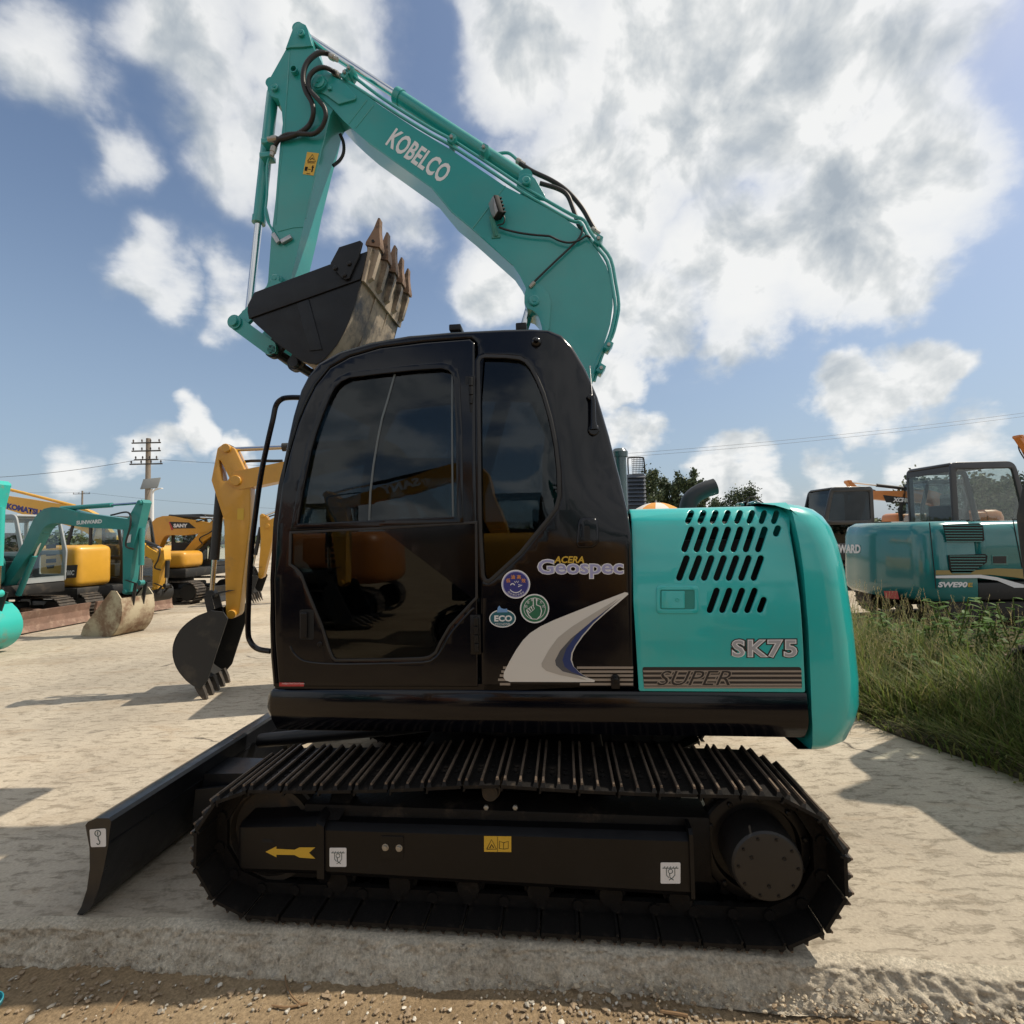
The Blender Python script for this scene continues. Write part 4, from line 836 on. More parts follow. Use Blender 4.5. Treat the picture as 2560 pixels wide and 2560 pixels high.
# ---- bucket
VK0, VK1 = VB - .375, VB + .375
def kp(pts, v=VK0): return [UF.p2(*Z2(p), v) for p in pts]
side = kp([(290, 865), (985, 607), (1335, 485), (1275, 750), (1225, 930), (1170, 1105), (1110, 1240), (1050, 1345), (960, 1450), (900, 1505), (850, 1525), (790, 1518), (720, 1495), (580, 1395), (430, 1270), (310, 1165), (238, 1095), (226, 1040), (230, 980)])
BUCK = uplate('bucket', [side], VK0, .02, BUCKB, bevel=.003)
uplate('far_side_plate', [side], VK1 - .02, .02, BUCKB, BUCK, bevel=.003)
band = kp([(290, 865), (985, 607), (1335, 485), (1290, 690), (1270, 745), (790, 915), (240, 1108), (226, 1040), (230, 980)]); uplate('upper_wear_band', [band], VK0 - .012, .014, BUCKB, BUCK, bevel=.003)
rib = kp([(680, 965), (790, 925), (915, 1392), (800, 1405)]); uplate('side_rib', [rib], VK0 - .008, .010, BUCKB, BUCK, bevel=.003)
WORN = mat('worn_bucket_steel', (.02, .02, .022), .45, metal=.25, dirt=(.40, .33, .255), dscale=3.6, damt=.85, bump=.003, bscale=26, var=.3, vscale=12)
sh = side[2:16]
m = MB(); m.loft([[(x, v, z) for x, z in sh] for v in (VK0 + .004, VK0 + .1, VK0 + .25, VB, VK1 - .25, VK1 - .1, VK1 - .004)], cap=False, closed=False)
i2 = build_cab.inset(side, .014)[2:16]
m.loft([[(x, v, z) for x, z in i2] for v in (VK0 + .004, VK1 - .004)], cap=False, closed=False); upart('bucket_shell', m, WORN, BUCK, ang=50)
# lip plate with joint strip, tooth adapters and five teeth
e0, e1 = Vector(side[2]), Vector(side[3]); d = (e0 - e1).normalized(); n = Vector((d.y, -d.x))
if n.x < 0: n = -n
lipp = [e1 + n * .002, e1 + n * .022, e0 + d * .035 + n * .022, e0 + d * .035 - n * .004, e0 - n * .006]
m = MB(); m.prism([tuple(p) for p in lipp], VK0 - .002, VK1 + .002); upart('lip_plate', m, WORN, BUCK)
for k in range(1, 3):
    v = VK0 + .75 * k / 3; e2 = Vector(side[6]); dd = (e2 - e1).normalized(); nn = Vector((-dd.y, dd.x)); nn = nn if nn.x > 0 else -nn
    m = MB(); m.prism([tuple(e1 + nn * .001), tuple(e1 + nn * .009), tuple(e2 + nn * .009), tuple(e2 + nn * .001)], v - .012, v + .012); upart('wear_strip', m, WORN, BUCK)
TOOTH = mat('worn_tooth_steel', (.21, .125, .075), .55, metal=.35, dirt=(.03, .027, .025), dscale=12, damt=.5, bump=.002, bscale=50)
for k in range(5):
    v = VK0 + .055 + .16 * k
    m = MB(); pl = [e1 - d * -.02 + n * .02, e1 + d * .05 + n * .05, e0 + d * .02 + n * .06, e0 + d * .07 + n * .045, e0 + d * .09 + n * .01, e0 + d * .05 - n * .03, e0 - d * .02 - n * .012, e0 + n * .02]
    m.prism([tuple(p) for p in pl], v - .02, v + .02); upart('tooth_adapter', m, WORN, BUCK)
    m = MB(); b = e0 + d * .055 + n * .012; rings = []
    for s_, w_, h0, h1 in ((0, .040, -.048, .052), (.02, .040, -.048, .052), (.07, .034, -.034, .034), (.12, .028, -.022, .018), (.165, .026, -.016, .008), (.20, .024, -.010, .002)):
        o_ = b + d * s_; rings.append([((o_ + n * h0).x, v - w_, (o_ + n * h0).y), ((o_ + n * h1).x, v - w_, (o_ + n * h1).y), ((o_ + n * h1).x, v + w_, (o_ + n * h1).y), ((o_ + n * h0).x, v + w_, (o_ + n * h0).y)])
    m.loft(rings); t = upart('bucket_tooth', m, TOOTH, BUCK)
    q = b + d * .03; m = MB(); m.cyl((q.x, v - .046, q.y), (q.x, v + .046, q.y), .010, 8); upart('tooth_pin', m, BLACKM, t)
sc_ = kp([(990, 590), (1070, 440), (1265, 378), (1285, 395), (1250, 530), (1165, 730), (1130, 742), (1090, 720), (1000, 605)], VK0 - .03); SCUT = uplate('side_cutter', [sc_], VK0 - .034, .02, BUCKB, BUCK, bevel=.003)
for p in ((1035, 637), (1165, 593), (1120, 700)):
    q = UF.at(*Z2(p), VK0 - .034); m = MB(); m.lathe((q.x, VK0 - .034, q.z), (0, -1, 0), [(.017, 0), (.016, .010), (.010, .015)], 6); upart('bolt', m, BUCKB, SCUT)
uplate('side_cutter', [sc_], VK1 + .014, .02, BUCKB, BUCK, bevel=.003)
# bucket ears with pins
for c_, rr in (((445, 1392), .055), ((650, 1510), .05)):
    for vv in (VB - .17, VB + .13):
        q = UF.at(*Z2(c_), VB - .17); m = MB(); a = Vector((q.x, q.z)); pl = [(a.x + rr * math.cos(t), a.y + rr * math.sin(t)) for t in [R(i * 20) for i in range(18)]]
        m.prism(pl, vv, vv + .04); ux = UF.at(*Z2((c_[0] + 90, c_[1] - 130)), VB - .17); m.prism([(a.x - rr, a.y + .01), (ux.x - rr, ux.z + .02), (ux.x + rr * 1.6, ux.z - .0), (a.x + rr * .9, a.y - .02)], vv + .002, vv + .038); upart('bucket_ear', m, BUCKB, BUCK)
    q = UF.at(*Z2(c_), VB - .19); m = MB(); m.lathe((q.x, VB - .2, q.z), (0, 1, 0), [(.018, 0), (.032, 0), (.034, .005), (.034, .395), (.03, .4)], 20); upart('ear_pin', m, BUCKB, BUCK)
# ---- undercarriage (in the root's own frame)
def cpart(name, mb, mats, parent=None, ang=32): return mb.build(name, mats, parent or ROOT, None, ang)
def cplate(name, loops, v0, th, mats, parent=None, **k): return plate(name, loops, v0, th, mats, parent or ROOT, None, **k)
def c2(pts, v, f=None): return [UC.p2(*(f(p) if f else p), v) for p in pts]
SPR = Vector((1.115, .338)); RS = .298; IDL = Vector((-1.135, .315)); RI = .275; CAR = Vector((-.05, .648))
def track_path(n):
    pts = []
    def arc_(c, r, a0, a1, k=40):
        for i in range(k + 1): a = R(a0 + (a1 - a0) * i / k); pts.append(Vector((c.x + r * math.cos(a), c.y + r * math.sin(a))))
    arc_(SPR, RS, -90, 88)
    for i in range(1, 12):
        t = i / 12; p = Vector((SPR.x, SPR.y + RS)).lerp(CAR, t); p.y -= .010 * math.sin(math.pi * t); pts.append(p)
    for i in range(0, 12):
        t = i / 12; p = CAR.lerp(Vector((IDL.x, IDL.y + RI)), t); p.y -= .012 * math.sin(math.pi * t); pts.append(p)
    arc_(IDL, RI, 90, 270)
    pts.append(pts[0].copy())
    cum = [0]
    for a, b in zip(pts[:-1], pts[1:]): cum.append(cum[-1] + (b - a).length)
    L = cum[-1]; out = []
    def at(s):
        s %= L
        for i in range(len(cum) - 1):
            if cum[i + 1] >= s: return pts[i].lerp(pts[i + 1], (s - cum[i]) / max(cum[i + 1] - cum[i], 1e-9))
    ends = [at(L * (k + .3) / n) for k in range(n)]
    return [(ends[k], ends[(k + 1) % n]) for k in range(n)], L / n
NSH = 38
segs, pitch = track_path(NSH)
# one shoe: plate with three grousers, bolt heads and chain links; x along the track, z outward
def shoe_mesh(name):
    m = MB(); h = pitch / 2; w = .225; t = .007
    m.hexa([(-h + .006, -w, -t), (h - .006, -w, -t), (h - .006, w, -t), (-h + .006, w, -t), (-h + .006, -w, t), (h - .006, -w, t), (h - .006, w, t), (-h + .006, w, t)])
    for x, hh in ((-h + .012, .033), (-.004, .031), (h - .020, .033)):
        m.hexa([(x - .012, -w, t - .001), (x + .012, -w, t - .001), (x + .012, w, t - .001), (x - .012, w, t - .001), (x - .006, -w + .008, hh * .72), (x + .006, -w + .008, hh * .72), (x + .006, w - .008, hh * .72), (x - .006, w - .008, hh * .72)])
        m.hexa([(x - .0058, -w + .0085, hh * .7), (x + .0058, -w + .0085, hh * .7), (x + .0058, w - .0085, hh * .7), (x - .0058, w - .0085, hh * .7), (x - .004, -w + .010, hh), (x + .004, -w + .010, hh), (x + .004, w - .010, hh), (x - .004, w - .010, hh)], 1)
    m.hexa([(h - .012, -w, -t - .012), (h - .002, -w, -t - .012), (h - .002, w, -t - .012), (h - .012, w, -t - .012), (h - .014, -w, -t + .002), (h - .0065, -w, -t + .002), (h - .0065, w, -t + .002), (h - .014, w, -t + .002)])
    for y in (-.10, -.055, .055, .10):
        for x in (-.033, .026): m.lathe((x, y, t - .001), (0, 0, 1), [(.010, 0), (.010, .008), (.006, .009)], 6)
    for y in (-.075, .075):
        m.hexa([(-h, y - .016, -.06), (h, y - .012, -.06), (h, y + .016, -.06), (-h, y + .012, -.06), (-h, y - .016, -t), (h, y - .012, -t), (h, y + .016, -t), (-h, y + .012, -t)])
        m.cyl((-h, y - .026, -.036), (-h, y + .026, -.036), .024, 10)
    return m.mesh(name)
SHOE = shoe_mesh('track_shoe'); SHOE.materials.append(TRACK); SHOE.materials.append(GROUS)
def add_track(vc):
    for a, b in segs:
        c_ = (a + b) / 2; t = (b - a).normalized(); nrm = Vector((t.y, -t.x))
        o = bpy.data.objects.new('track_shoe', SHOE); C.objects.link(o); o.parent = ROOT
        Mx = Matrix(((t.x, 0, nrm.x, c_.x), (0, 1, 0, vc), (t.y, 0, nrm.y, c_.y), (0, 0, 0, 1)))
        o.matrix_local = Mx
for vc in (.225, 2.075): add_track(vc)
def wheels(vc, sgn):
    """sprocket, idler, rollers and side beam of one track; sgn = -1 faces the camera"""
    # sprocket: toothed ring, drum and hub cover
    nt = 21; poly = []
    for k in range(nt):
        a = 2 * math.pi * k / nt
        for da, rr in ((-.42, .232), (-.2, .262), (.0, .272), (.2, .262), (.42, .232)): poly.append((SPR.x + rr * math.cos(a + da * 2 * math.pi / nt), SPR.y + rr * math.sin(a + da * 2 * math.pi / nt)))
    m = MB(); m.prism(poly, vc - .02, vc + .02); sp = cpart('sprocket', m, SATIN)
    m = MB(); ax = (0, sgn, 0); o_ = (SPR.x, vc, SPR.y)
    m.lathe(o_, ax, [(.236, -.01), (.236, .045), (.228, .055), (.205, .062), (.190, .062), (.182, .03), (.150, .03), (.146, .08), (.138, .085)], 48, cap=False); cpart('sprocket_hub', m, SATIN, sp)
    for k in range(10):
        a = R(36 * k + 12); m = MB(); m.lathe((SPR.x + .208 * math.cos(a), vc + sgn * .058, SPR.y + .208 * math.sin(a)), ax, [(.012, 0), (.012, .012), (.008, .015)], 6); cpart('hub_bolt', m, SATIN, sp)
    m = MB(); m.lathe(o_, ax, [(.150, .0), (.150, .14), (.142, .185), (.134, .193), (.12, .196), (.01, .196)], 40); hc = cpart('hub_cover', m, mat('hub_brown_black', (.015, .0135, .0125), .5, var=.2, bump=.001, bscale=30), sp)
    for k in range(10):
        a = R(36 * k); m = MB(); m.lathe((SPR.x + .118 * math.cos(a), vc + sgn * .1955, SPR.y + .118 * math.sin(a)), ax, [(.007, 0), (.006, .004), (.003, .004)], 8); cpart('cover_bolt', m, SATIN, hc)
    for k in range(3):
        a = R(120 * k - 90); m = MB(); m.lathe((SPR.x + .075 * math.cos(a), vc + sgn * .1955, SPR.y + .075 * math.sin(a)), ax, [(.009, 0), (.008, .003), (.004, .001)], 8); cpart('cover_bolt', m, SATIN, hc)
    # idler
    m = MB(); m.lathe((IDL.x, vc - .07, IDL.y), (0, 1, 0), [(.04, 0), (.06, .0), (.07, .02), (.19, .03), (.20, .0), (.225, .0), (.225, .04), (.238, .045), (.238, .095), (.225, .1), (.225, .14), (.2, .14), (.19, .11), (.07, .12), (.06, .14), (.04, .14)], 40); cpart('idler_wheel', m, mat('idler_steel', (.022, .018, .014), .6, dirt=(.09, .055, .03), dscale=10, damt=.3))
    for px in (-.78, -.48, -.16, .16, .48, .78):
        m = MB(); m.lathe((px, vc - .1, .125), (0, 1, 0), [(.02, 0), (.05, .0), (.055, .02), (.055, .04), (.07, .045), (.07, .065), (.055, .07), (.055, .13), (.07, .135), (.07, .155), (.055, .16), (.055, .18), (.05, .2), (.02, .2)], 20); cpart('track_roller', m, TRACK)
    m = MB(); m.lathe((CAR.x, vc - .11, CAR.y - .092), (0, 1, 0), [(.012, 0), (.035, .0), (.037, .006), (.037, .03), (.044, .032), (.044, .05), (.037, .05), (.037, .22)], 24); m.lathe((CAR.x, vc - .112, CAR.y - .092), (0, 1, 0), [(.027, 0), (.027, .004)], 20); cpart('carrier_roller', m, MAT['idler_steel'])
    return sp
wheels(.225, -1); wheels(2.075, 1)
def beam(vc, sgn):
    """box-section side frame with front block, collar and end plate"""
    v0 = vc + sgn * .155                   # outer face
    def sec(x, zt_, zb_, ch=.030, d=.0): return [(x, v0 - sgn * ch - sgn * d, zt_ + ch * .8), (x, v0 - sgn * d, zt_), (x, v0 - sgn * d, zb_), (x, v0 - sgn * ch * .8 - sgn * d, zb_ - ch), (x, vc - sgn * .1, zb_ - ch), (x, vc - sgn * .1, zt_ + ch * 1.6)]
    f = lambda px, py: UC.p2(px, py, .07)
    (xa, zta), (xb, ztb), (_, zba), (_, zbb) = f(812, 2076), f(1722, 2104), f(812, 2178), f(1722, 2230)
    m = MB(); m.loft([sec(xa, zta, zba), sec(xb, ztb, zbb)]); B = cpart('track_frame', m, SATIN)
    (x0, z0), (x1, z1), (_, z2), (_, z3) = f(594, 2072), f(794, 2066), f(594, 2168), f(794, 2176)
    m = MB(); m.loft([sec(x0, z0, z2, .02, .012), sec(x0 + .02, z0 + .006, z2 - .004, .03, .0), sec(x1, z1, z3, .034)]); cpart('front_block', m, SATIN, B)
    m = MB(); m.loft([sec(x1, z1 + .02, z3 - .03, .034, -.010), sec(xa, zta + .02, zba - .03, .034, -.010)]); cpart('frame_collar', m, SATIN, B)
    m = MB(); m.loft([sec(xb, ztb + .035, zbb - .02, .02, -.012), sec(xb + .016, ztb + .035, zbb - .02, .02, -.012)]); cpart('end_plate', m, SATIN, B)
    m = MB(); m.box(-.95, .92, vc - .085, vc + .085, .19, .47, .01); m.hexa([(xa - .02, v0 - sgn * .03, zta + .03), (xa + .05, v0 - sgn * .03, zta + .03), (xa + .05, vc, zta + .03), (xa - .02, vc, zta + .03), (xa - .02, vc - sgn * .02, zta + .15), (xa + .12, vc - sgn * .02, zta + .15), (xa + .12, vc, zta + .15), (xa - .02, vc, zta + .15)]); cpart('inner_frame', m, TRACK, B)
    (gx0, gz), (gx1, _) = f(620, 2195), f(790, 2195)
    m = MB(); m.prism([(gx0, gz + .03), (gx1, gz + .03), (gx1, gz - .02), (gx1 - .06, gz - .05), (gx0 + .05, gz - .05), (gx0, gz - .02)], vc - .06 * 1, vc + .06); cpart('chain_guard', m, SATIN, B)
    return B
BN = beam(.225, -1); beam(2.075, 1)
VF = .070 - .0012
arrow = [(1390, 1020), (1465, 983), (1465, 1000), (1590, 1006), (1625, 990), (1733, 990), (1690, 1027), (1733, 1067), (1625, 1060), (1590, 1042), (1465, 1040), (1465, 1057)]
cplate('direction_arrow', [c2(arrow, VF, ZB)], VF, .0008, YELD, BN)
def cline(pts, w, v, mm, parent, f):
    P = [Vector(p) for p in pts]; L = []; Rr = []
    for i, p in enumerate(P):
        t = (P[min(i + 1, len(P) - 1)] - P[max(i - 1, 0)]).normalized(); n = Vector((-t.y, t.x)) * w / 2; L.append(p + n); Rr.append(p - n)
    return cplate('sticker_mark', [c2([tuple(q) for q in L + Rr[::-1]], v, f)], v, .0005, mm, parent)
DG = mat('dark_green_ink', (.03, .06, .05), .5)
for f, x0, y0, x1, y1 in ((ZT, 862, 628, 957, 735), (ZU, 828, 677, 928, 783)):
    s_ = cplate('tie_down_sticker', [rnd(c2([(x0, y0), (x1, y0), (x1, y1), (x0, y1)], VF, f), .006)], VF, .0008, WHITE, BN)
    w, h = x1 - x0, y1 - y0; P = lambda a, b: (x0 + a * w, y0 + b * h)
    cline([P(.1, .27), P(.9, .27)], 3, VF - .0012, DG, s_, f)
    for k in range(5): cline([P(.16 + k * .15, .27), P(.22 + k * .15, .19)], 2.5, VF - .0012, DG, s_, f)
    cline([P(.3, .27), P(.3, .6), P(.42, .72)], 3, VF - .0012, DG, s_, f); cline([P(.72, .27), P(.72, .6), P(.6, .74), P(.42, .84)], 3, VF - .0012, DG, s_, f)
    cline([(P(.5, .42)[0] + 11 * math.cos(R(a)), P(.5, .42)[1] + 11 * math.sin(R(a))) for a in range(0, 361, 30)], 3, VF - .0012, DG, s_, f); cline([P(.45, .52), P(.48, .72), P(.66, .84)], 3.5, VF - .0012, DG, s_, f)
ws = cplate('warning_sticker', [c2([(1730, 562), (1883, 564), (1883, 652), (1730, 650)], VF, ZT)], VF, .0008, YELD, BN)
cline([(1745, 636), (1772, 582), (1800, 636), (1745, 636)], 4, VF - .0012, BLACKM, ws, ZT); cline([(1762, 630), (1772, 610), (1784, 628)], 6, VF - .0012, BLACKM, ws, ZT); cline([(1806, 566), (1806, 650)], 2, VF - .0012, BLACKM, ws, ZT)
cline([(1816, 632), (1816, 592), (1840, 600), (1840, 636), (1816, 632)], 3, VF - .0012, BLACKM, ws, ZT); cline([(1840, 600), (1866, 592), (1866, 632), (1840, 636)], 3, VF - .0012, BLACKM, ws, ZT)
for p in ((1177, 623), (1254, 627)):
    q = UC.at(*ZT(p), .07); m = MB(); m.lathe((q.x, .07, q.z), (0, -1, 0), [(.016, 0), (.016, .004), (.011, .005), (.011, .012), (.007, .013)], 12); cpart('frame_bolt', m, BOLT, BN)
gp = [(1150, 560), (1280, 562), (1280, 692), (1150, 690)]; cplate('bolt_pad', [rnd(c2(gp, .07, ZT), .01)], .0665, .004, SATIN, BN, bevel=.001)
sl_ = c2([(485, 576), (548, 582), (548, 598), (485, 594)], .07, ZT); cplate('frame_slot', [rnd(sl_, .004)], .0692, .001, BLACKM, BN)
for p in ((1742, 402), (1905, 402)):
    q = UC.at(*ZT(p), .138); m = MB(); m.lathe((q.x, .141, q.z), (0, -1, 0), [(.013, 0), (.012, .008), (.007, .011)], 6); cpart('frame_bolt', m, BOLT, BN)
# centre body
m = MB(); m.box(-.5, .5, .4, 1.9, .30, .58, .03); m.box(-.85, -.35, .34, .6, .26, .45, .02); m.box(-.85, -.35, 1.7, 1.96, .26, .45, .02); m.box(.35, .85, .34, .6, .26, .45, .02); m.box(.35, .85, 1.7, 1.96, .26, .45, .02); m.cyl((0, 1.15, .55), (0, 1.15, .66), .42, 36)
m.lathe((0, 1.15, .60), (0, 0, 1), [(.50, 0), (.50, .08)], 48); cpart('centre_frame', m, TRACK)
# ---- dozer blade
bl = [(148, 812), (166, 788), (225, 764), (306, 764), (326, 786), (316, 850), (306, 940), (292, 1020), (270, 1130), (240, 1250), (205, 1340), (170, 1400), (128, 1432), (88, 1428), (120, 1372), (158, 1255), (178, 1110), (176, 965), (160, 880)]
b2 = c2(bl, 0.0, ZB)
zmin = min(p[1] for p in b2); b2 = [(x, max(.004, z - zmin + .004)) for x, z in b2]
BW2 = 2.30
BLADEP = mat('blade_black_paint', (.0085, .0095, .012), .36, coat=.15, var=.2, vscale=6, rvar=.1, bump=.0012, bscale=16)
m = MB(); m.prism(b2, .0, BW2); BLADE = cpart('dozer_blade', m, BLADEP, ang=40)
x0_ = UC.p2(*ZB((300, 965)), 0)[0]; z0_ = UC.p2(*ZB((300, 965)), 0)[1]
m = MB(); m.box(x0_ - .005, x0_ + .008, .005, BW2, z0_ - .004, z0_ + .004); cpart('blade_ridge', m, BLADEP, BLADE)
for yy in (.62, 1.62):
    m = MB(); m.hexa([(x0_ - .03, yy, .16), (-.7, yy + .1, .22), (-.7, yy + .22, .22), (x0_ - .03, yy + .22, .16), (x0_ + .01, yy, .36), (-.7, yy + .1, .36), (-.7, yy + .22, .36), (x0_ + .01, yy + .22, .36)]); cpart('blade_arm', m, BLADEP, BLADE)
    m = MB(); m.hexa([(x0_ - .02, yy - .06, .10), (x0_ + .35, yy + .03, .2), (x0_ + .35, yy + .05, .2), (x0_ - .02, yy - .04, .10), (x0_ - .0, yy - .06, .30), (x0_ + .35, yy + .03, .3), (x0_ + .35, yy + .05, .3), (x0_ - .0, yy - .04, .30)]); cpart('blade_gusset', m, BLADEP, BLADE)
m = MB(); m.tube([(x0_ + .05, 1.1, .36), (-.85, 1.1, .46)], .045, 16); m.tube([(-.9, 1.1, .46), (-.45, 1.1, .52)], .055, 16); m.box(-1.0, -.55, 1.0, 1.2, .53, .545, .003); cpart('blade_cylinder', m, SATIN, BLADE)
hk = cplate('lifting_point_sticker', [rnd(c2([(175, 866), (288, 858), (290, 985), (185, 988)], -.0015, ZB), .008)], -.0015, .0008, WHITE, BLADE)
cline([(232 + 20 * math.cos(R(a)), 893 + 20 * math.sin(R(a))) for a in range(0, 361, 30)], 5, -.0028, DG, hk, ZB); cline([(234, 913), (236, 935), (247, 950), (245, 965), (234, 970), (224, 962)], 6, -.0028, DG, hk, ZB); cline([(232, 880), (232, 905)], 5, -.0028, DG, hk, ZB)
# ---------------------------------------------------------------- other machines in the yard
YEL = mat('yellow_paint', (.56, .275, .026), .38, coat=.3, var=.1, vscale=3, dirt=(.20, .13, .06), dscale=2.5, damt=.12)
YELK = mat('warm_yellow_paint', (.62, .33, .035), .38, coat=.3, var=.08, vscale=3)
TEALS = mat('dusty_teal_paint', (.022, .20, .19), .42, coat=.2, var=.12, vscale=3, dirt=(.16, .19, .15), dscale=3, damt=.12)
TEALG = mat('deep_teal_paint', (.014, .165, .165), .22, coat=.7, var=.05, vscale=2)
TEALL = mat('bright_teal_paint', (.03, .42, .37), .4, coat=.2, dirt=(.33, .14, .06), dscale=3, damt=.3)
ORAN = mat('orange_paint', (.50, .17, .030), .4, coat=.3, var=.1, vscale=3)
GREYC = mat('grey_paint', (.30, .32, .33), .5, var=.1, vscale=4)
DUSTB = mat('dusty_black', (.014, .014, .014), .6, dirt=(.07, .058, .045), dscale=4, damt=.3)
DTRACK = mat('dusty_track', (.05, .042, .035), .8, dirt=(.22, .165, .115), dscale=5, damt=.45, bump=.004, bscale=30)
BUCKW = mat('worn_cream_bucket', (.42, .36, .25), .7, dirt=(.15, .075, .042), dscale=2.4, damt=.72, bump=.004, bscale=24)
def ribbon(pts, ws, n=6):
    P = cat_rom([(p[0], 0, p[1]) for p in pts], n); k = len(P); L = []; Rr = []
    for i, p in enumerate(P):
        t = (P[min(i + 1, k - 1)] - P[max(i - 1, 0)]).normalized(); u = i / (k - 1) * (len(ws) - 1); j = min(int(u), len(ws) - 2); w = ws[j] + (ws[j + 1] - ws[j]) * (u - j)
        L.append((p.x - t.z * w / 2, p.z + t.x * w / 2)); Rr.append((p.x + t.z * w / 2, p.z - t.x * w / 2))
    d0 = (P[0] - P[1]).normalized(); d1 = (P[-1] - P[-2]).normalized(); w0, w1 = ws[0], ws[-1]
    e1 = [(P[-1].x + d1.x * w1 * .5, P[-1].z + d1.z * w1 * .5)]; e0 = [(P[0].x + d0.x * w0 * .5, P[0].z + d0.z * w0 * .5)]
    return L + e1 + Rr[::-1] + e0
_trk = {}
def track_mesh(s):
    if s in _trk: return _trk[s]
    r = .29 * s; hl = 1.0 * s; w = .20 * s; z0 = r + .035 * s; m = MB(); n = 38
    L = 4 * hl + 2 * math.pi * r
    for k in range(n):
        q = L * k / n
        if q < 2 * hl: c = Vector((-hl + q, z0 + r)); a = 90
        elif q < 2 * hl + math.pi * r: a = 90 - math.degrees((q - 2 * hl) / r); c = Vector((hl + r * math.cos(R(a)), z0 + r * math.sin(R(a))))
        elif q < 4 * hl + math.pi * r: c = Vector((hl - (q - 2 * hl - math.pi * r), z0 - r)); a = -90
        else: a = -90 - math.degrees((q - 4 * hl - math.pi * r) / r); c = Vector((-hl + r * math.cos(R(a)), z0 + r * math.sin(R(a))))
        nr = Vector((math.cos(R(a)), math.sin(R(a)))); t = Vector((-nr.y, nr.x)); h = L / n / 2 * .96
        def P(u, v, y): e = c + t * u + nr * v; return (e.x, y, e.y)
        for (u0, u1, v0, v1) in ((-h, h, -.012 * s, .008 * s), (-h * .9, -h * .65, .008 * s, .03 * s), (h * .2, h * .45, .008 * s, .03 * s)):
            m.hexa([P(u0, v0, -w), P(u1, v0, -w), P(u1, v0, w), P(u0, v0, w), P(u0, v1, -w), P(u1, v1, -w), P(u1, v1, w), P(u0, v1, w)])
    me = m.mesh('track'); m = MB(); m.box(-hl * .85, hl * .85, -w * .6, w * .6, z0 - r * .55, z0 + r * .35, .03 * s)
    for x in (-hl, hl): m.cyl((x, -w * .7, z0), (x, w * .7, z0), r * .82, 24, b=.02 * s)
    for k in range(4): m.cyl((-hl * .6 + k * hl * .4, -w * .62, z0 - r * .72), (-hl * .6 + k * hl * .4, w * .62, z0 - r * .72), r * .25, 12)
    fr = m.mesh('track_frame'); me.materials.append(DTRACK); fr.materials.append(DUSTB); _trk[s] = (me, fr); return _trk[s]
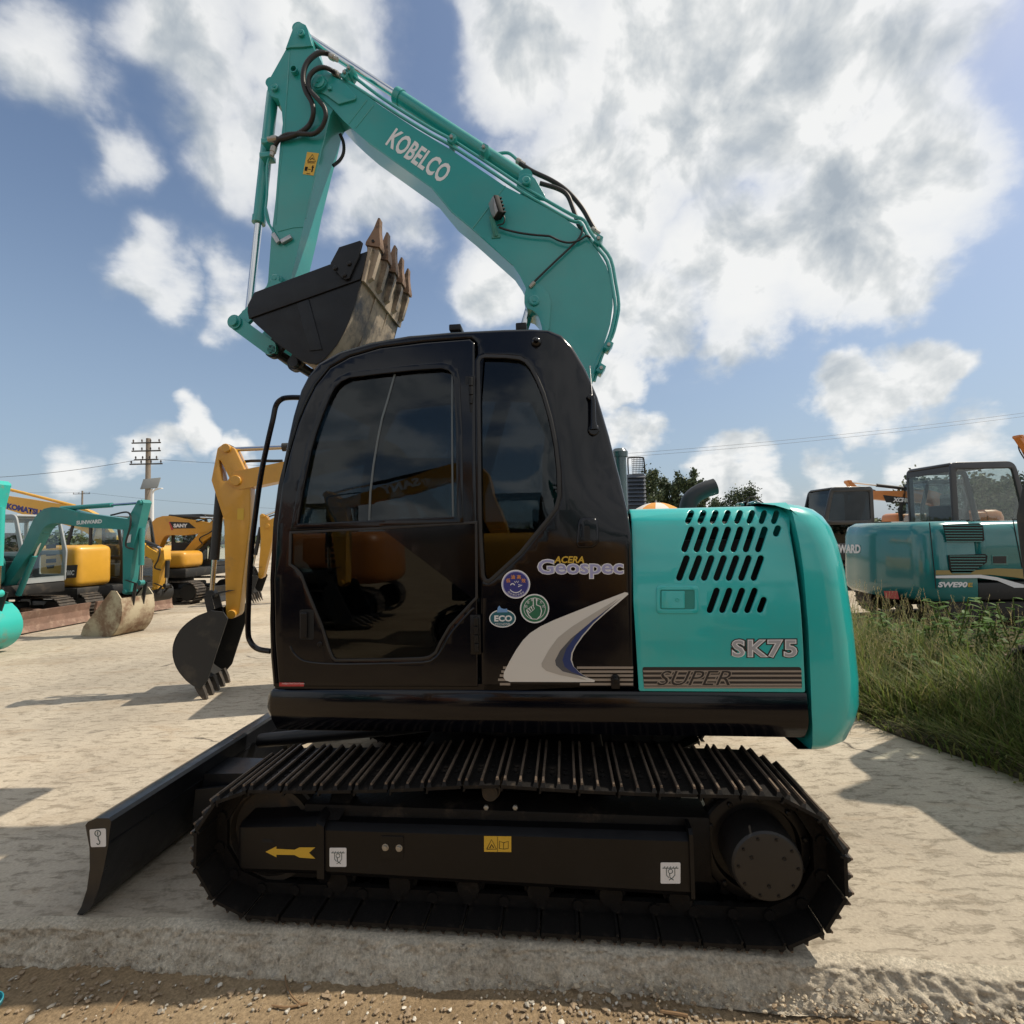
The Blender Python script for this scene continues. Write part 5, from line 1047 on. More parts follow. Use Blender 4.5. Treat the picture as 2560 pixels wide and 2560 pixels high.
def exc(label, loc, h, paint, boomc=None, px=None, pts=None, tooth=None, s=1.0, tr=0.0, cab=None, bucket=None, blade=None, cylc=None, cwp=None, tail=1.38, wb=.98, hood=1.68, teeth=5, back=1, deck=.74, house=True, bw=.34, hole=False, louv=True, cg=None):
    cg = cg or CGLASS
    boomc = boomc or paint; cab = cab or DUSTB; bucket = bucket or DUSTB; cylc = cylc or boomc; cwp = cwp or paint
    F_ = Frame(loc[0], loc[1], -h); root = empty('parked_excavator', F_.M, label, 'excavator', 'excavators parked round the yard')
    I4 = Matrix.Identity(4)
    def part(name, mb, mm, parent=None, ang=32, M=None): return mb.build(name, mm, parent or root, M, ang)
    def pl(name, loops, y0, th, mm, parent=None, M=None, **k): return plate(name, loops, y0, th, mm, parent or root, M, **k)
    root['_f'] = 0; del root['_f']
    MT = Matrix.Rotation(R(tr), 4, 'Z'); tm, fm = track_mesh(s)
    for y in (-.76 * s, .76 * s):
        o = bpy.data.objects.new('track', tm); C.objects.link(o); o.parent = root; o.matrix_local = MT @ Matrix.Translation((0, y, 0))
        f = bpy.data.objects.new('track_frame', fm); C.objects.link(f); f.parent = o
    m = MB(); m.box(-.5 * s, .5 * s, -.6 * s, .6 * s, .3 * s, .55 * s, .04 * s); m.cyl((0, 0, .5 * s), (0, 0, .76 * s), .42 * s, 28); part('centre_frame', m, DUSTB, M=MT)
    if blade:
        m = MB(); prof = [(1.62, .02), (1.70, .03), (1.64, .16), (1.63, .30), (1.68, .46), (1.60, .46), (1.55, .30), (1.57, .14)]
        m.prism([(x * s, z * s) for x, z in prof], -.96 * s, .96 * s); b = part('dozer_blade', m, blade, ang=20, M=MT)
        for y in (-.45, .45):
            m = MB(); m.hexa([(.5 * s, (y - .07) * s, .28 * s), (1.58 * s, (y - .07) * s, .16 * s), (1.58 * s, (y + .07) * s, .16 * s), (.5 * s, (y + .07) * s, .28 * s), (.5 * s, (y - .07) * s, .42 * s), (1.58 * s, (y - .07) * s, .3 * s), (1.58 * s, (y + .07) * s, .3 * s), (.5 * s, (y + .07) * s, .42 * s)]); part('blade_arm', m, blade, b)
    if house:
        z0 = deck * s; z1 = z0 + .26 * s; zh = hood * s; t = tail * s; w = wb * s
        m = MB(); m.box(-t * .55, 1.0 * s, -w, w, z0, z1 - .01, .03 * s); part('revolving_frame', m, DUSTB)
        def ring(z, ins):
            P = [(-t * .55, -w + ins, z)]; r = .34 * s
            for k in range(9): a = R(-90 - 90 * k / 8); P.append((-t + ins + r + r * math.cos(a), -w + ins + r + r * math.sin(a), z))
            for k in range(1, 6): u = k / 6; P.append((-t + ins - .1 * s * math.sin(math.pi * u), (-w + ins + r) + (2 * w - 2 * ins - 2 * r) * u, z))
            for k in range(9): a = R(180 - 90 * k / 8); P.append((-t + ins + r + r * math.cos(a), w - ins - r + r * math.sin(a), z))
            P.append((-t * .55, w - ins, z)); return P
        m = MB(); m.loft([ring(z0 - .02, .06 * s), ring(z0 + .05 * s, .01), ring(z0 + .2 * s, 0), ring(zh - .22 * s, .02 * s), ring(zh - .08 * s, .05 * s), ring(zh - .01, .13 * s)]); part('counterweight', m, cwp, ang=50)
        m = MB(); m.box(-t * .55 + .012, .95 * s, -w, -.12 * s, z1, zh - .02 * s, .15 * s, 5); hd = part('engine_hood', m, paint, ang=50)
        m = MB(); m.box(-t * .55 + .012, -.32 * s, -.11 * s, w - .01, z1, zh - .06 * s, .07 * s, 4); part('rear_hood', m, paint, ang=50)
        for k in range(4 if louv else 0):
            m = MB(); m.box(-t * .5 + .02, -t * .5 + .34 * s, -w - .006, -w + .01, z1 + (.12 + k * .1) * s, z1 + (.18 + k * .1) * s, .006); part('louvre', m, BLACKM, hd)
        # cab
        cx0, cx1, cy0, cy1, cz0, cz1 = -.25 * s, 1.0 * s, .06 * s, w, z1, 2.56 * s
        sd = rnd([(cx0, cz0), (cx1 + .02 * s, cz0), (cx1 + .06 * s, cz0 + .7 * s), (cx1 - .18 * s, cz1), (cx0, cz1)], [.02, .05 * s, .2 * s, .18 * s, .12 * s])
        wn = rnd([(cx0 + .1 * s, cz0 + .72 * s), (cx1 - .06 * s, cz0 + .72 * s), (cx1 - .24 * s, cz1 - .12 * s), (cx0 + .1 * s, cz1 - .12 * s)], .06 * s)
        w2 = rnd([(cx0 + .5 * s, cz0 + .16 * s), (cx1 - .1 * s, cz0 + .16 * s), (cx1 - .05 * s, cz0 + .62 * s), (cx0 + .5 * s, cz0 + .62 * s)], .05 * s)
        cs = pl('cab_side', [sd, wn, w2], cy0, .04 * s, cab, bevel=.012 * s); pl('cab_side', [sd, wn, w2], cy1 - .04 * s, .04 * s, cab, bevel=.012 * s)
        for y in (cy0 + .02 * s, cy1 - .02 * s):
            pl('window', [wn], y, .004, cg, cs); pl('window', [w2], y, .004, cg, cs)
        m = MB(); m.box(cx0 + .02, cx1 - .2 * s, cy0 + .03 * s, cy1 - .03 * s, cz1 - .07 * s, cz1 - .004, .03 * s, 3); part('cab_roof', m, cab, cs)
        m = MB(); m.box(cx0 + .005, cx0 + .04 * s, cy0 + .03 * s, cy1 - .03 * s, cz0, cz0 + .7 * s); part('rear_panel', m, cab, cs)
        m = MB(); m.box(cx0 + .005, cx0 + .05 * s, cy0 + .03 * s, cy1 - .03 * s, cz1 - .16 * s, cz1 - .065 * s); part('rear_header', m, cab, cs)
        m = MB(); m.box(cx1 - .05 * s, cx1 + .01, cy0 + .03 * s, cy1 - .03 * s, cz0, cz0 + .12 * s); part('front_sill', m, cab, cs)
        m = MB(); m.box(cx0 + .012, cx0 + .018, cy0 + .03 * s, cy1 - .03 * s, cz0 + .7 * s, cz1 - .16 * s); part('rear_window', m, cg, cs)
        m = MB(); m.hexa([(cx1 + .03 * s, cy0 + .03 * s, cz0 + .12 * s), (cx1 + .036 * s, cy0 + .03 * s, cz0 + .12 * s), (cx1 + .036 * s, cy1 - .03 * s, cz0 + .12 * s), (cx1 + .03 * s, cy1 - .03 * s, cz0 + .12 * s), (cx1 - .17 * s, cy0 + .03 * s, cz1 - .08 * s), (cx1 - .164 * s, cy0 + .03 * s, cz1 - .08 * s), (cx1 - .164 * s, cy1 - .03 * s, cz1 - .08 * s), (cx1 - .17 * s, cy1 - .03 * s, cz1 - .08 * s)]); part('windshield', m, cg, cs)
        m = MB(); m.box(-.05 * s, .4 * s, .3 * s, .75 * s, z1 + .15 * s, z1 + .5 * s, .05 * s); m.box(-.1 * s, .04 * s, .3 * s, .75 * s, z1 + .4 * s, z1 + 1.15 * s, .05 * s); part('operator_seat', m, SEAT, cs)
    # front attachment in the plane y = 0
    if px: G = {k: F_.p2(*v, 0) for k, v in px.items()}; tt = F_.p2(*tooth, 0) if tooth else None
    else: G = pts; tt = tooth
    F, K, P, T, Q = (Vector(G[k]) for k in 'FKPTQ'); hw = .10 * s
    m = MB(); m.prism(ribbon([F, F.lerp(K, .55) + (K - F).orthogonal().normalized() * .0, K, K.lerp(P, .5), P], [.20 * s, bw * .9 * s, bw * 1.15 * s, bw * .9 * s, .22 * s]), -hw, hw); BO = part('boom', m, boomc)
    def cyl2(name, a, b, sp, rb, rr, y=0):
        a, b = Vector(a), Vector(b); k = a.lerp(b, sp); m = MB(); m.tube([(a.x, y, a.y), (k.x, y, k.y)], rb, 14); o = part(name, m, cylc); m = MB(); m.tube([(k.x, y, k.y), (b.x, y, b.y)], rr, 10); part('piston_rod', m, CHROME, o); m = MB(); m.cyl((b.x, y - rb, b.y), (b.x, y + rb, b.y), rb * 1.1, 14); part('rod_eye', m, cylc, o)
    ab = (P - K).normalized(); upn = Vector((-ab.y, ab.x)); upn = upn if upn.y > 0 else -upn
    B0 = K.lerp(P, .12) + upn * bw * .62 * s
    cyl2('arm_cylinder', B0, T, .62, .05 * s, .028 * s)
    lowp = F.lerp(K, .85) - (upn * .1 * s); cyl2('lift_cylinder', (F.x + .28 * s, F.y - .22 * s), lowp, .62, .055 * s, .03 * s)
    m = MB(); a = (Q - P).normalized(); nrm = Vector((-a.y, a.x)); sg = 1 if nrm.dot(K - P) < 0 else -1; nrm = nrm * sg      # nrm: away from the boom
    arm = [T - nrm * .0 + (T - P).normalized() * .07 * s, T - nrm * .09 * s, P - nrm * .15 * s, P.lerp(Q, .3) - nrm * .16 * s, Q - nrm * .07 * s, Q + a * .07 * s, Q + nrm * .07 * s, P.lerp(Q, .3) + nrm * .12 * s, P + nrm * .2 * s, T + nrm * .08 * s]
    if hole:
        ax_ = (T - P).normalized(); c_ = P.lerp(T, .42) + nrm * .10 * s; hl_ = [c_ + ax_ * .16 * s + nrm * .02 * s, c_ - ax_ * .16 * s - nrm * .035 * s, c_ - ax_ * .17 * s + nrm * .05 * s]
        arm[-1] = T + nrm * .10 * s; arm[-2] = P + nrm * .27 * s
        A_ = pl('arm', [rnd([tuple(p) for p in arm], .05 * s), rnd([tuple(p) for p in hl_], .02 * s)], -hw * .9, hw * 1.8, boomc, bevel=.01 * s)
    else: m.prism([tuple(p) for p in arm], -hw * .9, hw * .9); A_ = part('arm', m, boomc)
    for p_, r_ in ((T, .05), (P, .06), (Q, .05)): m = MB(); m.cyl((p_.x, -hw - .03 * s, p_.y), (p_.x, hw + .03 * s, p_.y), r_ * s, 16, b=.006); part('pivot_pin', m, boomc, A_)
    c0 = P.lerp(Q, .04) + nrm * .2 * s; l1 = P.lerp(Q, .86) + nrm * .26 * s; cyl2('bucket_cylinder', c0, l1, .68, .05 * s, .027 * s)
    e = P.lerp(Q, .82)
    for y in (-hw - .03 * s, hw + .01 * s):
        m = MB(); m.hexa([(e.x - .04 * s, y, e.y), (e.x + .04 * s, y, e.y), (e.x + .04 * s, y + .02 * s, e.y), (e.x - .04 * s, y + .02 * s, e.y), (l1.x - .04 * s, y, l1.y), (l1.x + .04 * s, y, l1.y), (l1.x + .04 * s, y + .02 * s, l1.y), (l1.x - .04 * s, y + .02 * s, l1.y)]); part('rocker_link', m, DUSTB)
    # hoses round the arm joint
    m = MB(); q0 = P - ab * .5 * s + upn * .16 * s; m.tube(cat_rom([(q0.x, -hw, q0.y), ((P + upn * .25 * s).x, -hw - .06 * s, (P + upn * .25 * s).y), ((P + nrm * .12 * s).x, -hw - .09 * s, (P + nrm * .12 * s).y), ((P.lerp(Q, .3)).x, -hw - .06 * s, P.lerp(Q, .3).y), ((P.lerp(Q, .36) + nrm * .14 * s).x, -hw, (P.lerp(Q, .36) + nrm * .14 * s).y)], 6), .018 * s, 8); part('hose', m, RUBBER, A_)
    if tt:
        d = (Vector(tt) - Q); Lb = d.length; d.normalize(); nb = Vector((-d.y, d.x)); nb = nb * back; hb = .36 * s
        prof = [(0, -.06), (-.07, .02), (-.06, .18), (.06, .36), (.25, .50), (.47, .53), (.68, .44), (.84, .26), (.93, .06), (.80, -.01), (.45, -.03)]
        sp = [tuple(Q + d * (x * Lb) + nb * (y * Lb * .92)) for x, y in prof]
        m = MB(); m.prism(sp, -hb, -hb + .02 * s); BK = part('bucket', m, bucket); m = MB(); m.prism(sp, hb - .02 * s, hb); part('far_side_plate', m, bucket, BK)
        sh = [sp[i] for i in range(2, 9)]; q = [Vector((p[0], 0, p[1])) for p in sh]; q = cat_rom(q, 4); m = MB(); m.loft([[(p.x, y, p.z) for p in q] for y in (-hb + .002, hb - .002)], cap=False, closed=False); part('bucket_shell', m, bucket, BK, ang=60)
        cpt = Vector((0, 0)); 
        for p in sp: cpt += Vector(p) / len(sp)
        m = MB(); q2 = [Vector((p.x, 0, p.z)).lerp(Vector((cpt.x, 0, cpt.y)), .04) for p in q]; m.loft([[(p.x, y, p.z) for p in q2] for y in (-hb + .02 * s, hb - .02 * s)], cap=False, closed=False); part('bucket_lining', m, bucket, BK, ang=60)
        tip = Vector(sp[8]); td = (Vector(tt) - tip).normalized() if (Vector(tt) - tip).length > .03 else d; tn = Vector((-td.y, td.x))
        for k in range(teeth):
            y = -hb + .04 * s + (2 * hb - .08 * s) * k / max(1, teeth - 1); m = MB(); rings = []
            for u, ww, hh in ((-.05, .030, .036), (.05, .030, .032), (.13, .020, .016), (.22, .010, .004)): o_ = tip + td * u * s; rings.append([((o_ + tn * hh * s).x, y - ww * s, (o_ + tn * hh * s).y), ((o_ - tn * hh * s).x, y - ww * s, (o_ - tn * hh * s).y), ((o_ - tn * hh * s).x, y + ww * s, (o_ - tn * hh * s).y), ((o_ + tn * hh * s).x, y + ww * s, (o_ + tn * hh * s).y)])
            m.loft(rings); part('bucket_tooth', m, DTRACK if bucket is not BUCKW else RUSTB, BK)
        e = Q + d * (.02 * Lb) + nb * (.24 * Lb)
        for y in (-hw - .02 * s, hw):
            m = MB(); m.hexa([(e.x - .04 * s, y, e.y - .04 * s), (e.x + .04 * s, y, e.y - .04 * s), (e.x + .04 * s, y + .02 * s, e.y - .04 * s), (e.x - .04 * s, y + .02 * s, e.y - .04 * s), (l1.x - .04 * s, y, l1.y), (l1.x + .04 * s, y, l1.y), (l1.x + .04 * s, y + .02 * s, l1.y), (l1.x - .04 * s, y + .02 * s, l1.y)]); part('bucket_link', m, DUSTB, BK)
    root.update_tag(); return root, F_, hw, BO
def xtext(r, body, ll, lr, ul, v, mm, parent=None, **k):
    root, F_, hw, BO = r
    P = [F_.at(*p, v) for p in (ll, lr, ul)]; return text('lettering', body, P[0], P[1], P[2], mm, parent or root, None, **k)
def xquad(r, name, pts, v, mm, parent=None, th=.003):
    root, F_, hw, BO = r
    return plate(name, [[F_.p2(*p, v) for p in pts]], v if th > 0 else v, abs(th), mm, parent or root, None)
# yellow machine right behind, its black bucket resting on the slab
A = exc('yellow excavator behind the big teal one, black bucket hanging down over the concrete', (-.7, 6.35), 190, YEL, px=dict(F=(1130, 1330), K=(960, 1130), P=(598, 1204), T=(574, 1124), Q=(588, 1532)), tooth=(540, 1716), back=1, hole=True, cylc=DUSTB, s=1.0, tail=1.2, blade=DUSTB, bw=.24)
zf = zz(240, 1240, 560, 1932)
st = xquad(A, 'warning_sticker', [(594, 1271), (610, 1271), (609, 1300), (593, 1299)], .094, YELD)
# teal machine whose bucket lies on the yard at the left
B = exc('dusty teal excavator with white lettering on its boom and cream worn bucket', (-10.9, 10.35), -12, TEALS, px=dict(F=(22, 1462), K=(128, 1292), P=(336, 1312), T=(361, 1257), Q=(325, 1478)), tooth=(236, 1580), back=1, bucket=BUCKW, blade=RUSTB, cab=GREYC, s=.92, tr=7, bw=.32, teeth=0)
xtext(B, 'SUNWARD', (191, 1312), (255, 1308), (191, 1302), -B[2] - .003, WHITE, B[3], bold=.05)
xquad(B, 'white_sticker', [(318, 1338), (328, 1336), (326, 1356), (316, 1357)], -.094, WHITE)
# teal machine cut by the left edge
Cc = exc('bright teal excavator whose rust-streaked bucket hangs low beside the dusty teal one', (-11.0, 7.9), 0, TEALL, px=dict(F=(-480, 1440), K=(-330, 1180), P=(-30, 1255), T=(0, 1212), Q=(-52, 1520)), tooth=(-80, 1648), back=1, bucket=TEALL, s=1.05, teeth=4)
# yellow machine with a dozer blade, side panel lettering
D = exc('yellow excavator with rusty dozer blade and SY60C lettering on its side', (-10.45, 12.5), -17, YELK, px=dict(F=(330, 1440), K=(352, 1365), P=(405, 1395), T=(412, 1375), Q=(395, 1470)), tooth=(372, 1500), back=1, blade=RUSTB, s=.93, cylc=DUSTB, bw=.26, tail=1.45, hood=1.82, deck=.52)
DS = mat('black_side_decal', (.01, .01, .01), .5)
vD = -.98 * .93 - .004
o = xquad(D, 'side_decal', [(155, 1414), (194, 1412), (190, 1444), (156, 1446)], vD, DS); xtext(D, 'SY60C', (156, 1439), (185, 1438), (157, 1426), vD - .003, WHITE, o, bold=.05)
for pts in ([(115, 1362), (140, 1360), (140, 1370), (115, 1372)], [(115, 1380), (140, 1378), (140, 1388), (115, 1390)], [(115, 1398), (140, 1396), (140, 1406), (115, 1408)], [(115, 1414), (136, 1412), (134, 1420), (118, 1422)]): xquad(D, 'louvre', pts, vD, DS)
# yellow machine with black badge on the boom
E = exc('yellow excavator with black boom badge lettered SANY and folded arm', (-9.8, 14.7), -4, YEL, px=dict(F=(345, 1440), K=(408, 1318), P=(536, 1318), T=(548, 1296), Q=(446, 1408)), tooth=(418, 1440), back=1, s=.98, cylc=DUSTB, bw=.54, hood=1.5, blade=DUSTB)
q = lambda x, y: zf((x, y))
o = xquad(E, 'boom_badge', [q(1110, 388), q(1400, 400), q(1510, 488), q(1165, 492)], -E[2] - .003, DS, E[3]); xquad(E, 'badge_flash', [q(1095, 390), q(1112, 390), q(1168, 508), q(1140, 520)], -E[2] - .004, REDD, E[3]); xtext(E, 'SANY', q(1168, 476), q(1380, 476), q(1170, 418), -E[2] - .008, WHITE, o, bold=.06)
# big yellow machine far behind
Fk = exc('large far yellow excavator with dark blue boom lettering behind the other yellow machines', (-12.6, 16.2), 178, YELK, px=dict(F=(330, 1400), K=(215, 1300), P=(-70, 1235), T=(-90, 1195), Q=(-85, 1420)), s=.95, bw=.62, cylc=YELK)
xtext(Fk, 'KOMATSU', (16, 1272), (102, 1290), (18, 1257), Fk[2] + .004, PURP, Fk[3], bold=.06)
# another yellow one between the hand rail and the cab
G = exc('yellow excavator seen between the hand rail and the black cab', (-3.4, 14.0), 188, YEL, px=dict(F=(880, 1410), K=(790, 1255), P=(672, 1315), T=(660, 1290), Q=(655, 1440)), tooth=(640, 1490), back=1, s=1.0, cylc=DUSTB, bw=.32)
# teal machine at the right, seen from its tail
H = exc('glossy deep teal excavator with SWE90E side lettering standing behind the weeds', (8.33, 9.1), 0, TEALG, px=dict(F=(2700, 1330), K=(2800, 1000), P=(3300, 1000), T=(3350, 950), Q=(3340, 1300)), tooth=(3300, 1450), s=1.12, tail=1.6, wb=.99, hood=1.60, deck=.46, louv=False, cg=glass('smoked_cab_glass', (.84, .87, .86)), cab=mat('cab_black_paint', (.018, .018, .022), .35, coat=.3), cylc=DUSTB)
vH = -.99 * 1.12 - .004; zr = zz(2000, 1060, 2560, 1932)
def Hq(name, pts, mm, dv=0.0): return xquad(H, name, [zr(p) for p in pts], vH - dv, mm)
for pts in ([(1230, 868), (1545, 856), (1580, 880), (1592, 1000), (1580, 1012), (1270, 1018)], [(1278, 1130), (1600, 1122), (1618, 1140), (1610, 1195), (1475, 1285), (1310, 1290), (1292, 1270)]):
    lo_ = Hq('louvre_panel', pts, BLACKM, .002); y0 = min(p[1] for p in pts) + 12; y1 = max(p[1] for p in pts) - 10
    for k in range(7):
        y = y0 + (y1 - y0) * k / 6; x0 = min(p[0] for p in pts) + 12 + (y - y0) * .15; x1 = max(p[0] for p in pts) - 18 - max(0, (y - 1190)) * 1.35
        if x1 > x0 + 30: Hq('louvre_slat', [(x0, y), (x1, y), (x1, y + 9), (x0, y + 9)], TEALG, .006)
Hq('panel_seam', [(1113, 850), (1121, 850), (1178, 1420), (1170, 1420)], BLACKM, .001); Hq('panel_seam', [(1832, 820), (1840, 820), (1922, 1240), (1914, 1240)], BLACKM, .001)
Hq('gold_stripe', [(1172, 1262), (1500, 1262), (1700, 1245), (1925, 1252), (1932, 1335), (1850, 1322), (1640, 1300), (1172, 1300)], mat('ochre_decal', (.30, .22, .07), .5), .002)
Hq('white_stripe', [(1172, 1308), (1560, 1300), (1700, 1322), (1932, 1385), (1932, 1412), (1850, 1412), (1700, 1350), (1550, 1328), (1172, 1330)], WHITE, .004)
Hq('catch_surround', [(1652, 1130), (1795, 1126), (1795, 1215), (1660, 1212)], TEALG, .003); Hq('catch', [(1664, 1142), (1780, 1140), (1780, 1202), (1668, 1202)], DS, .006)
xtext(H, 'SWE90', zr((1190, 1410)), zr((1446, 1410)), zr((1190, 1362)), vH - .004, WHITE, bold=.05, shear=.15); xtext(H, 'E', zr((1450, 1406)), zr((1488, 1406)), zr((1452, 1370)), vH - .004, GOLD, bold=.03)
# lettering on its tail plate (the tail faces left)
TM = H[1]; tx = -1.6 * 1.12 - .085
def tail_pt(px, py):
    d = TM.Rt @ ray(px, py); k = (tx - TM.c.x) / d.x; return TM.c + d * k
P_ = [tail_pt(*zr(p)) for p in ((230, 1110), (522, 1116), (230, 1040))]; text('tail_lettering', 'SUNWARD', P_[0], P_[1], P_[2], WHITE, H[0], None, bold=.04)
P_ = [tail_pt(*zr(p)) for p in ((562, 1020), (640, 1022), (638, 1082), (564, 1078))]; m = MB(); m.quad(P_); m.build('yellow_sticker', YELD, H[0])
P_ = [tail_pt(*zr(p)) for p in ((722, 1440), (840, 1440), (855, 1512), (735, 1502))]; m = MB(); m.quad(P_); m.build('red_reflector', REDD, H[0])
# black-cabbed machine and orange machines further back on the right
I_ = exc('excavator with long black cab behind the glossy deep teal one', (9.6, 14.8), 182, DUSTB, TEALG, px=dict(F=(2010, 1400), K=(1960, 1300), P=(1880, 1262), T=(1850, 1262), Q=(1850, 1330)), s=1.1, cg=GLASS, cab=mat('brown_black_paint', (.016, .014, .014), .3, coat=.4))
J = exc('orange excavator with black boom badge lettered XCMG far behind', (17.2, 20.5), 176, ORAN, px=dict(F=(2420, 1340), K=(2330, 1246), P=(2150, 1236), T=(2120, 1205), Q=(2130, 1330)), s=1.35, cylc=DUSTB, bw=.36)
o = xquad(J, 'boom_badge', [zr((715, 612)), zr((960, 640)), zr((960, 684)), zr((742, 676))], J[2] + .004, DS, J[3]); xtext(J, 'XCMG', zr((800, 672)), zr((955, 676)), zr((800, 634)), J[2] + .010, WHITE, o, bold=.06, shear=.2)
Kk = exc('orange excavator with raised boom beyond the deep teal machine cab', (18.3, 17.5), 190, ORAN, px=dict(F=(2760, 1340), K=(2720, 1110), P=(2572, 1118), T=(2545, 1092), Q=(2640, 1290)), s=1.1, cylc=DUSTB)
# machine just outside the right edge whose cab shades the slab
exc('teal excavator parked among the weeds beyond the frame, cab towards the big teal excavator', (5.45, 3.3), 90, TEALG, pts=dict(F=(.5, 1.2), K=(.75, 2.7), P=(.5, 4.0), T=(.55, 4.35), Q=(.95, 2.9)), s=1.05, tail=1.4)
# the row behind the photographer, mirrored in the black paint and glass
YB = exc('yellow excavator with SANY boom lettering in the row facing the black cab', (-.75, -3.3), 180, YEL, pts=dict(F=(.4, 1.4), K=(1.1, 3.3), P=(3.4, 2.5), T=(3.6, 2.85), Q=(3.3, .95)), tooth=(2.9, .3), s=1.05, cylc=DUSTB, bw=.42)
text('lettering', 'SANY', (1.85, -YB[2] - .004, 2.98), (2.55, -YB[2] - .004, 2.74), (1.93, -YB[2] - .004, 3.2), WHITE, YB[0], None, bold=.05)
exc('teal excavator in the row facing the glossy engine door', (3.3, -3.9), 176, TEALS, pts=dict(F=(.55, 1.25), K=(1.2, 2.75), P=(3.1, 2.6), T=(3.3, 3.0), Q=(3.2, 1.2)), tooth=(2.7, .6), s=1.0, cab=GREYC)
exc('orange excavator in the row facing the cab door', (-5.6, -5.4), 172, ORAN, pts=dict(F=(.55, 1.25), K=(1.2, 2.75), P=(3.1, 2.6), T=(3.3, 3.0), Q=(3.2, 1.2)), tooth=(2.7, .6), s=1.1, cylc=DUSTB)
exc('dark teal excavator at the end of the row facing the dozer blade', (-10.0, -4.8), 178, TEALG, pts=dict(F=(.55, 1.25), K=(1.2, 2.75), P=(3.1, 2.6), T=(3.3, 3.0), Q=(3.2, 1.2)), tooth=(2.7, .6), s=1.1, cylc=DUSTB)
# dark louvred guard tower of a machine behind the hood
def guard():
    f = Frame(0, 12.5, 0); a = f.at(1572, 1262); b = f.at(1612, 1143); root = empty('guarded_cab', Matrix.Translation((a.x, 12.5, 0)), 'dark louvred cab guard with wire mesh top behind the engine cover', 'cab guard'); w = b.x - a.x
    zs = f.at(1590, 1262).z; z0 = f.at(1590, 1184).z; zt_ = b.z
    m = MB(); m.box(0, w, .05, 1.0, .0, z0, .03); m.build('guard_body', mat('dark_blue_grey', (.02, .03, .045), .5), root)
    for k in range(8):
        z = zs + (z0 - zs) * k / 8; hh = (z0 - zs) / 8 * .7; m = MB(); m.hexa([(0, -.03, z), (w, -.03, z), (w, .05, z), (0, .05, z), (0, .03, z + hh), (w, .03, z + hh), (w, .05, z + hh), (0, .05, z + hh)]); m.build('slat', mat('slat_grey', (.06, .075, .10), .45), root)
    m = MB(); m.tube(cat_rom([(.02, .03, z0), (.02, .03, zt_ - .05), (.06, .03, zt_), (w - .08, .03, zt_), (w - .02, .03, zt_ - .06), (w, .03, z0)], 4), .018, 8); m.build('guard_frame', BLACKM, root)
    m = MB()
    for k in range(9): x = .12 + (w - .14) * k / 8; m.tube([(x, .03, z0), (x, .03, zt_)], .006, 4)
    for k in range(9): z = z0 + (zt_ - z0) * k / 8; m.tube([(.12, .032, z), (w, .032, z)], .006, 4)
    m.build('wire_mesh', BLACKM, root)
guard()
def parasol():
    f = Frame(0, 10.2, 0); c = f.at(1640, 1254); root = empty('parasol', Matrix.Translation((c.x, 10.2, 0)), 'orange and white parasol beyond the engine cover', 'parasol')
    m = MB(); m.cyl((0, 0, 0), (0, 0, c.z + .02), .02, 10); m.build('pole', STEEL, root)
    for k in range(10):
        m = MB(); rings = []
        for j in range(6):
            t = j / 5; r = .02 + .62 * t; z = c.z - .30 * t * t - .02; rings.append([(r * math.cos(R(36 * k + a)), r * math.sin(R(36 * k + a)), z - .015 * t * math.sin(math.pi * (a / 36))) for a in (0, 9, 18, 27, 36)])
        m.loft(rings, cap=False, closed=False); m.build('canopy_panel', [mat('parasol_orange', (.62, .27, .05), .8), mat('parasol_white', (.62, .58, .52), .8)][k % 2], root)
parasol()
# ---------------------------------------------------------------- poles, wires, plants, trees, loose stones
PCON = mat('pole_concrete', (.20, .17, .14), .9, var=.15, vscale=3)
def pole(px, ptop, Y, r, arms, label, lamp=False):
    q_ = on(px, ptop, Y); X, H_ = q_.x, q_.z; root = empty('utility_pole', Matrix.Translation((X, Y, 0)), label, 'utility pole')
    m = MB(); m.tube([(0, 0, -.2), (0, 0, H_)], [r * 1.25, r * .85], 12); m.build('pole_shaft', PCON, root)
    for (dz, w) in arms:
        m = MB(); m.box(-w, w, -r - .08, -r, H_ - dz - .05, H_ - dz + .05); a = m.build('cross_arm', mat('cross_arm_steel', (.05, .045, .04), .7), root)
        for k in range(4):
            x = -w + .12 + (2 * w - .24) * k / 3; m = MB(); m.lathe((x, -r - .04, H_ - dz + .05), (0, 0, 1), [(.03, 0), (.03, .06), (.07, .08), (.05, .14), (.06, .16), (.03, .24)], 8); m.build('insulator', mat('insulator_brown', (.05, .035, .03), .4), a)
    m = MB(); m.box(-r - .1, r + .1, -r - .1, r + .1, H_ * .6, H_ * .6 + .08); m.tube(cat_rom([(r, 0, H_ * .6), (r + .45, -.1, H_ * .6 + .05), (r + .7, -.1, H_ * .6 - .15)], 4), .03, 6); m.build('pole_bracket', BLACKM, root)
    return X, Y, H_
PX = pole(371, 1096, 40, .19, [(.4, 1.15), (1.05, 1.15), (1.75, .95), (2.1, 1.3)], 'tall concrete utility pole with four cross arms behind the yellow excavators')
P2 = pole(206, 1227, 95, .16, [(.6, 1.6)], 'small distant utility pole with one cross arm left of the tall pole')
P3 = pole(-560, 1030, 40, .19, [(.4, 1.15), (1.75, .95)], 'concrete utility pole carrying the wire beyond the bright teal excavator')
P4 = pole(2900, 950, 40, .19, [(.4, 1.15), (1.2, 1.15)], 'concrete utility pole beyond the orange excavators carrying two wires')
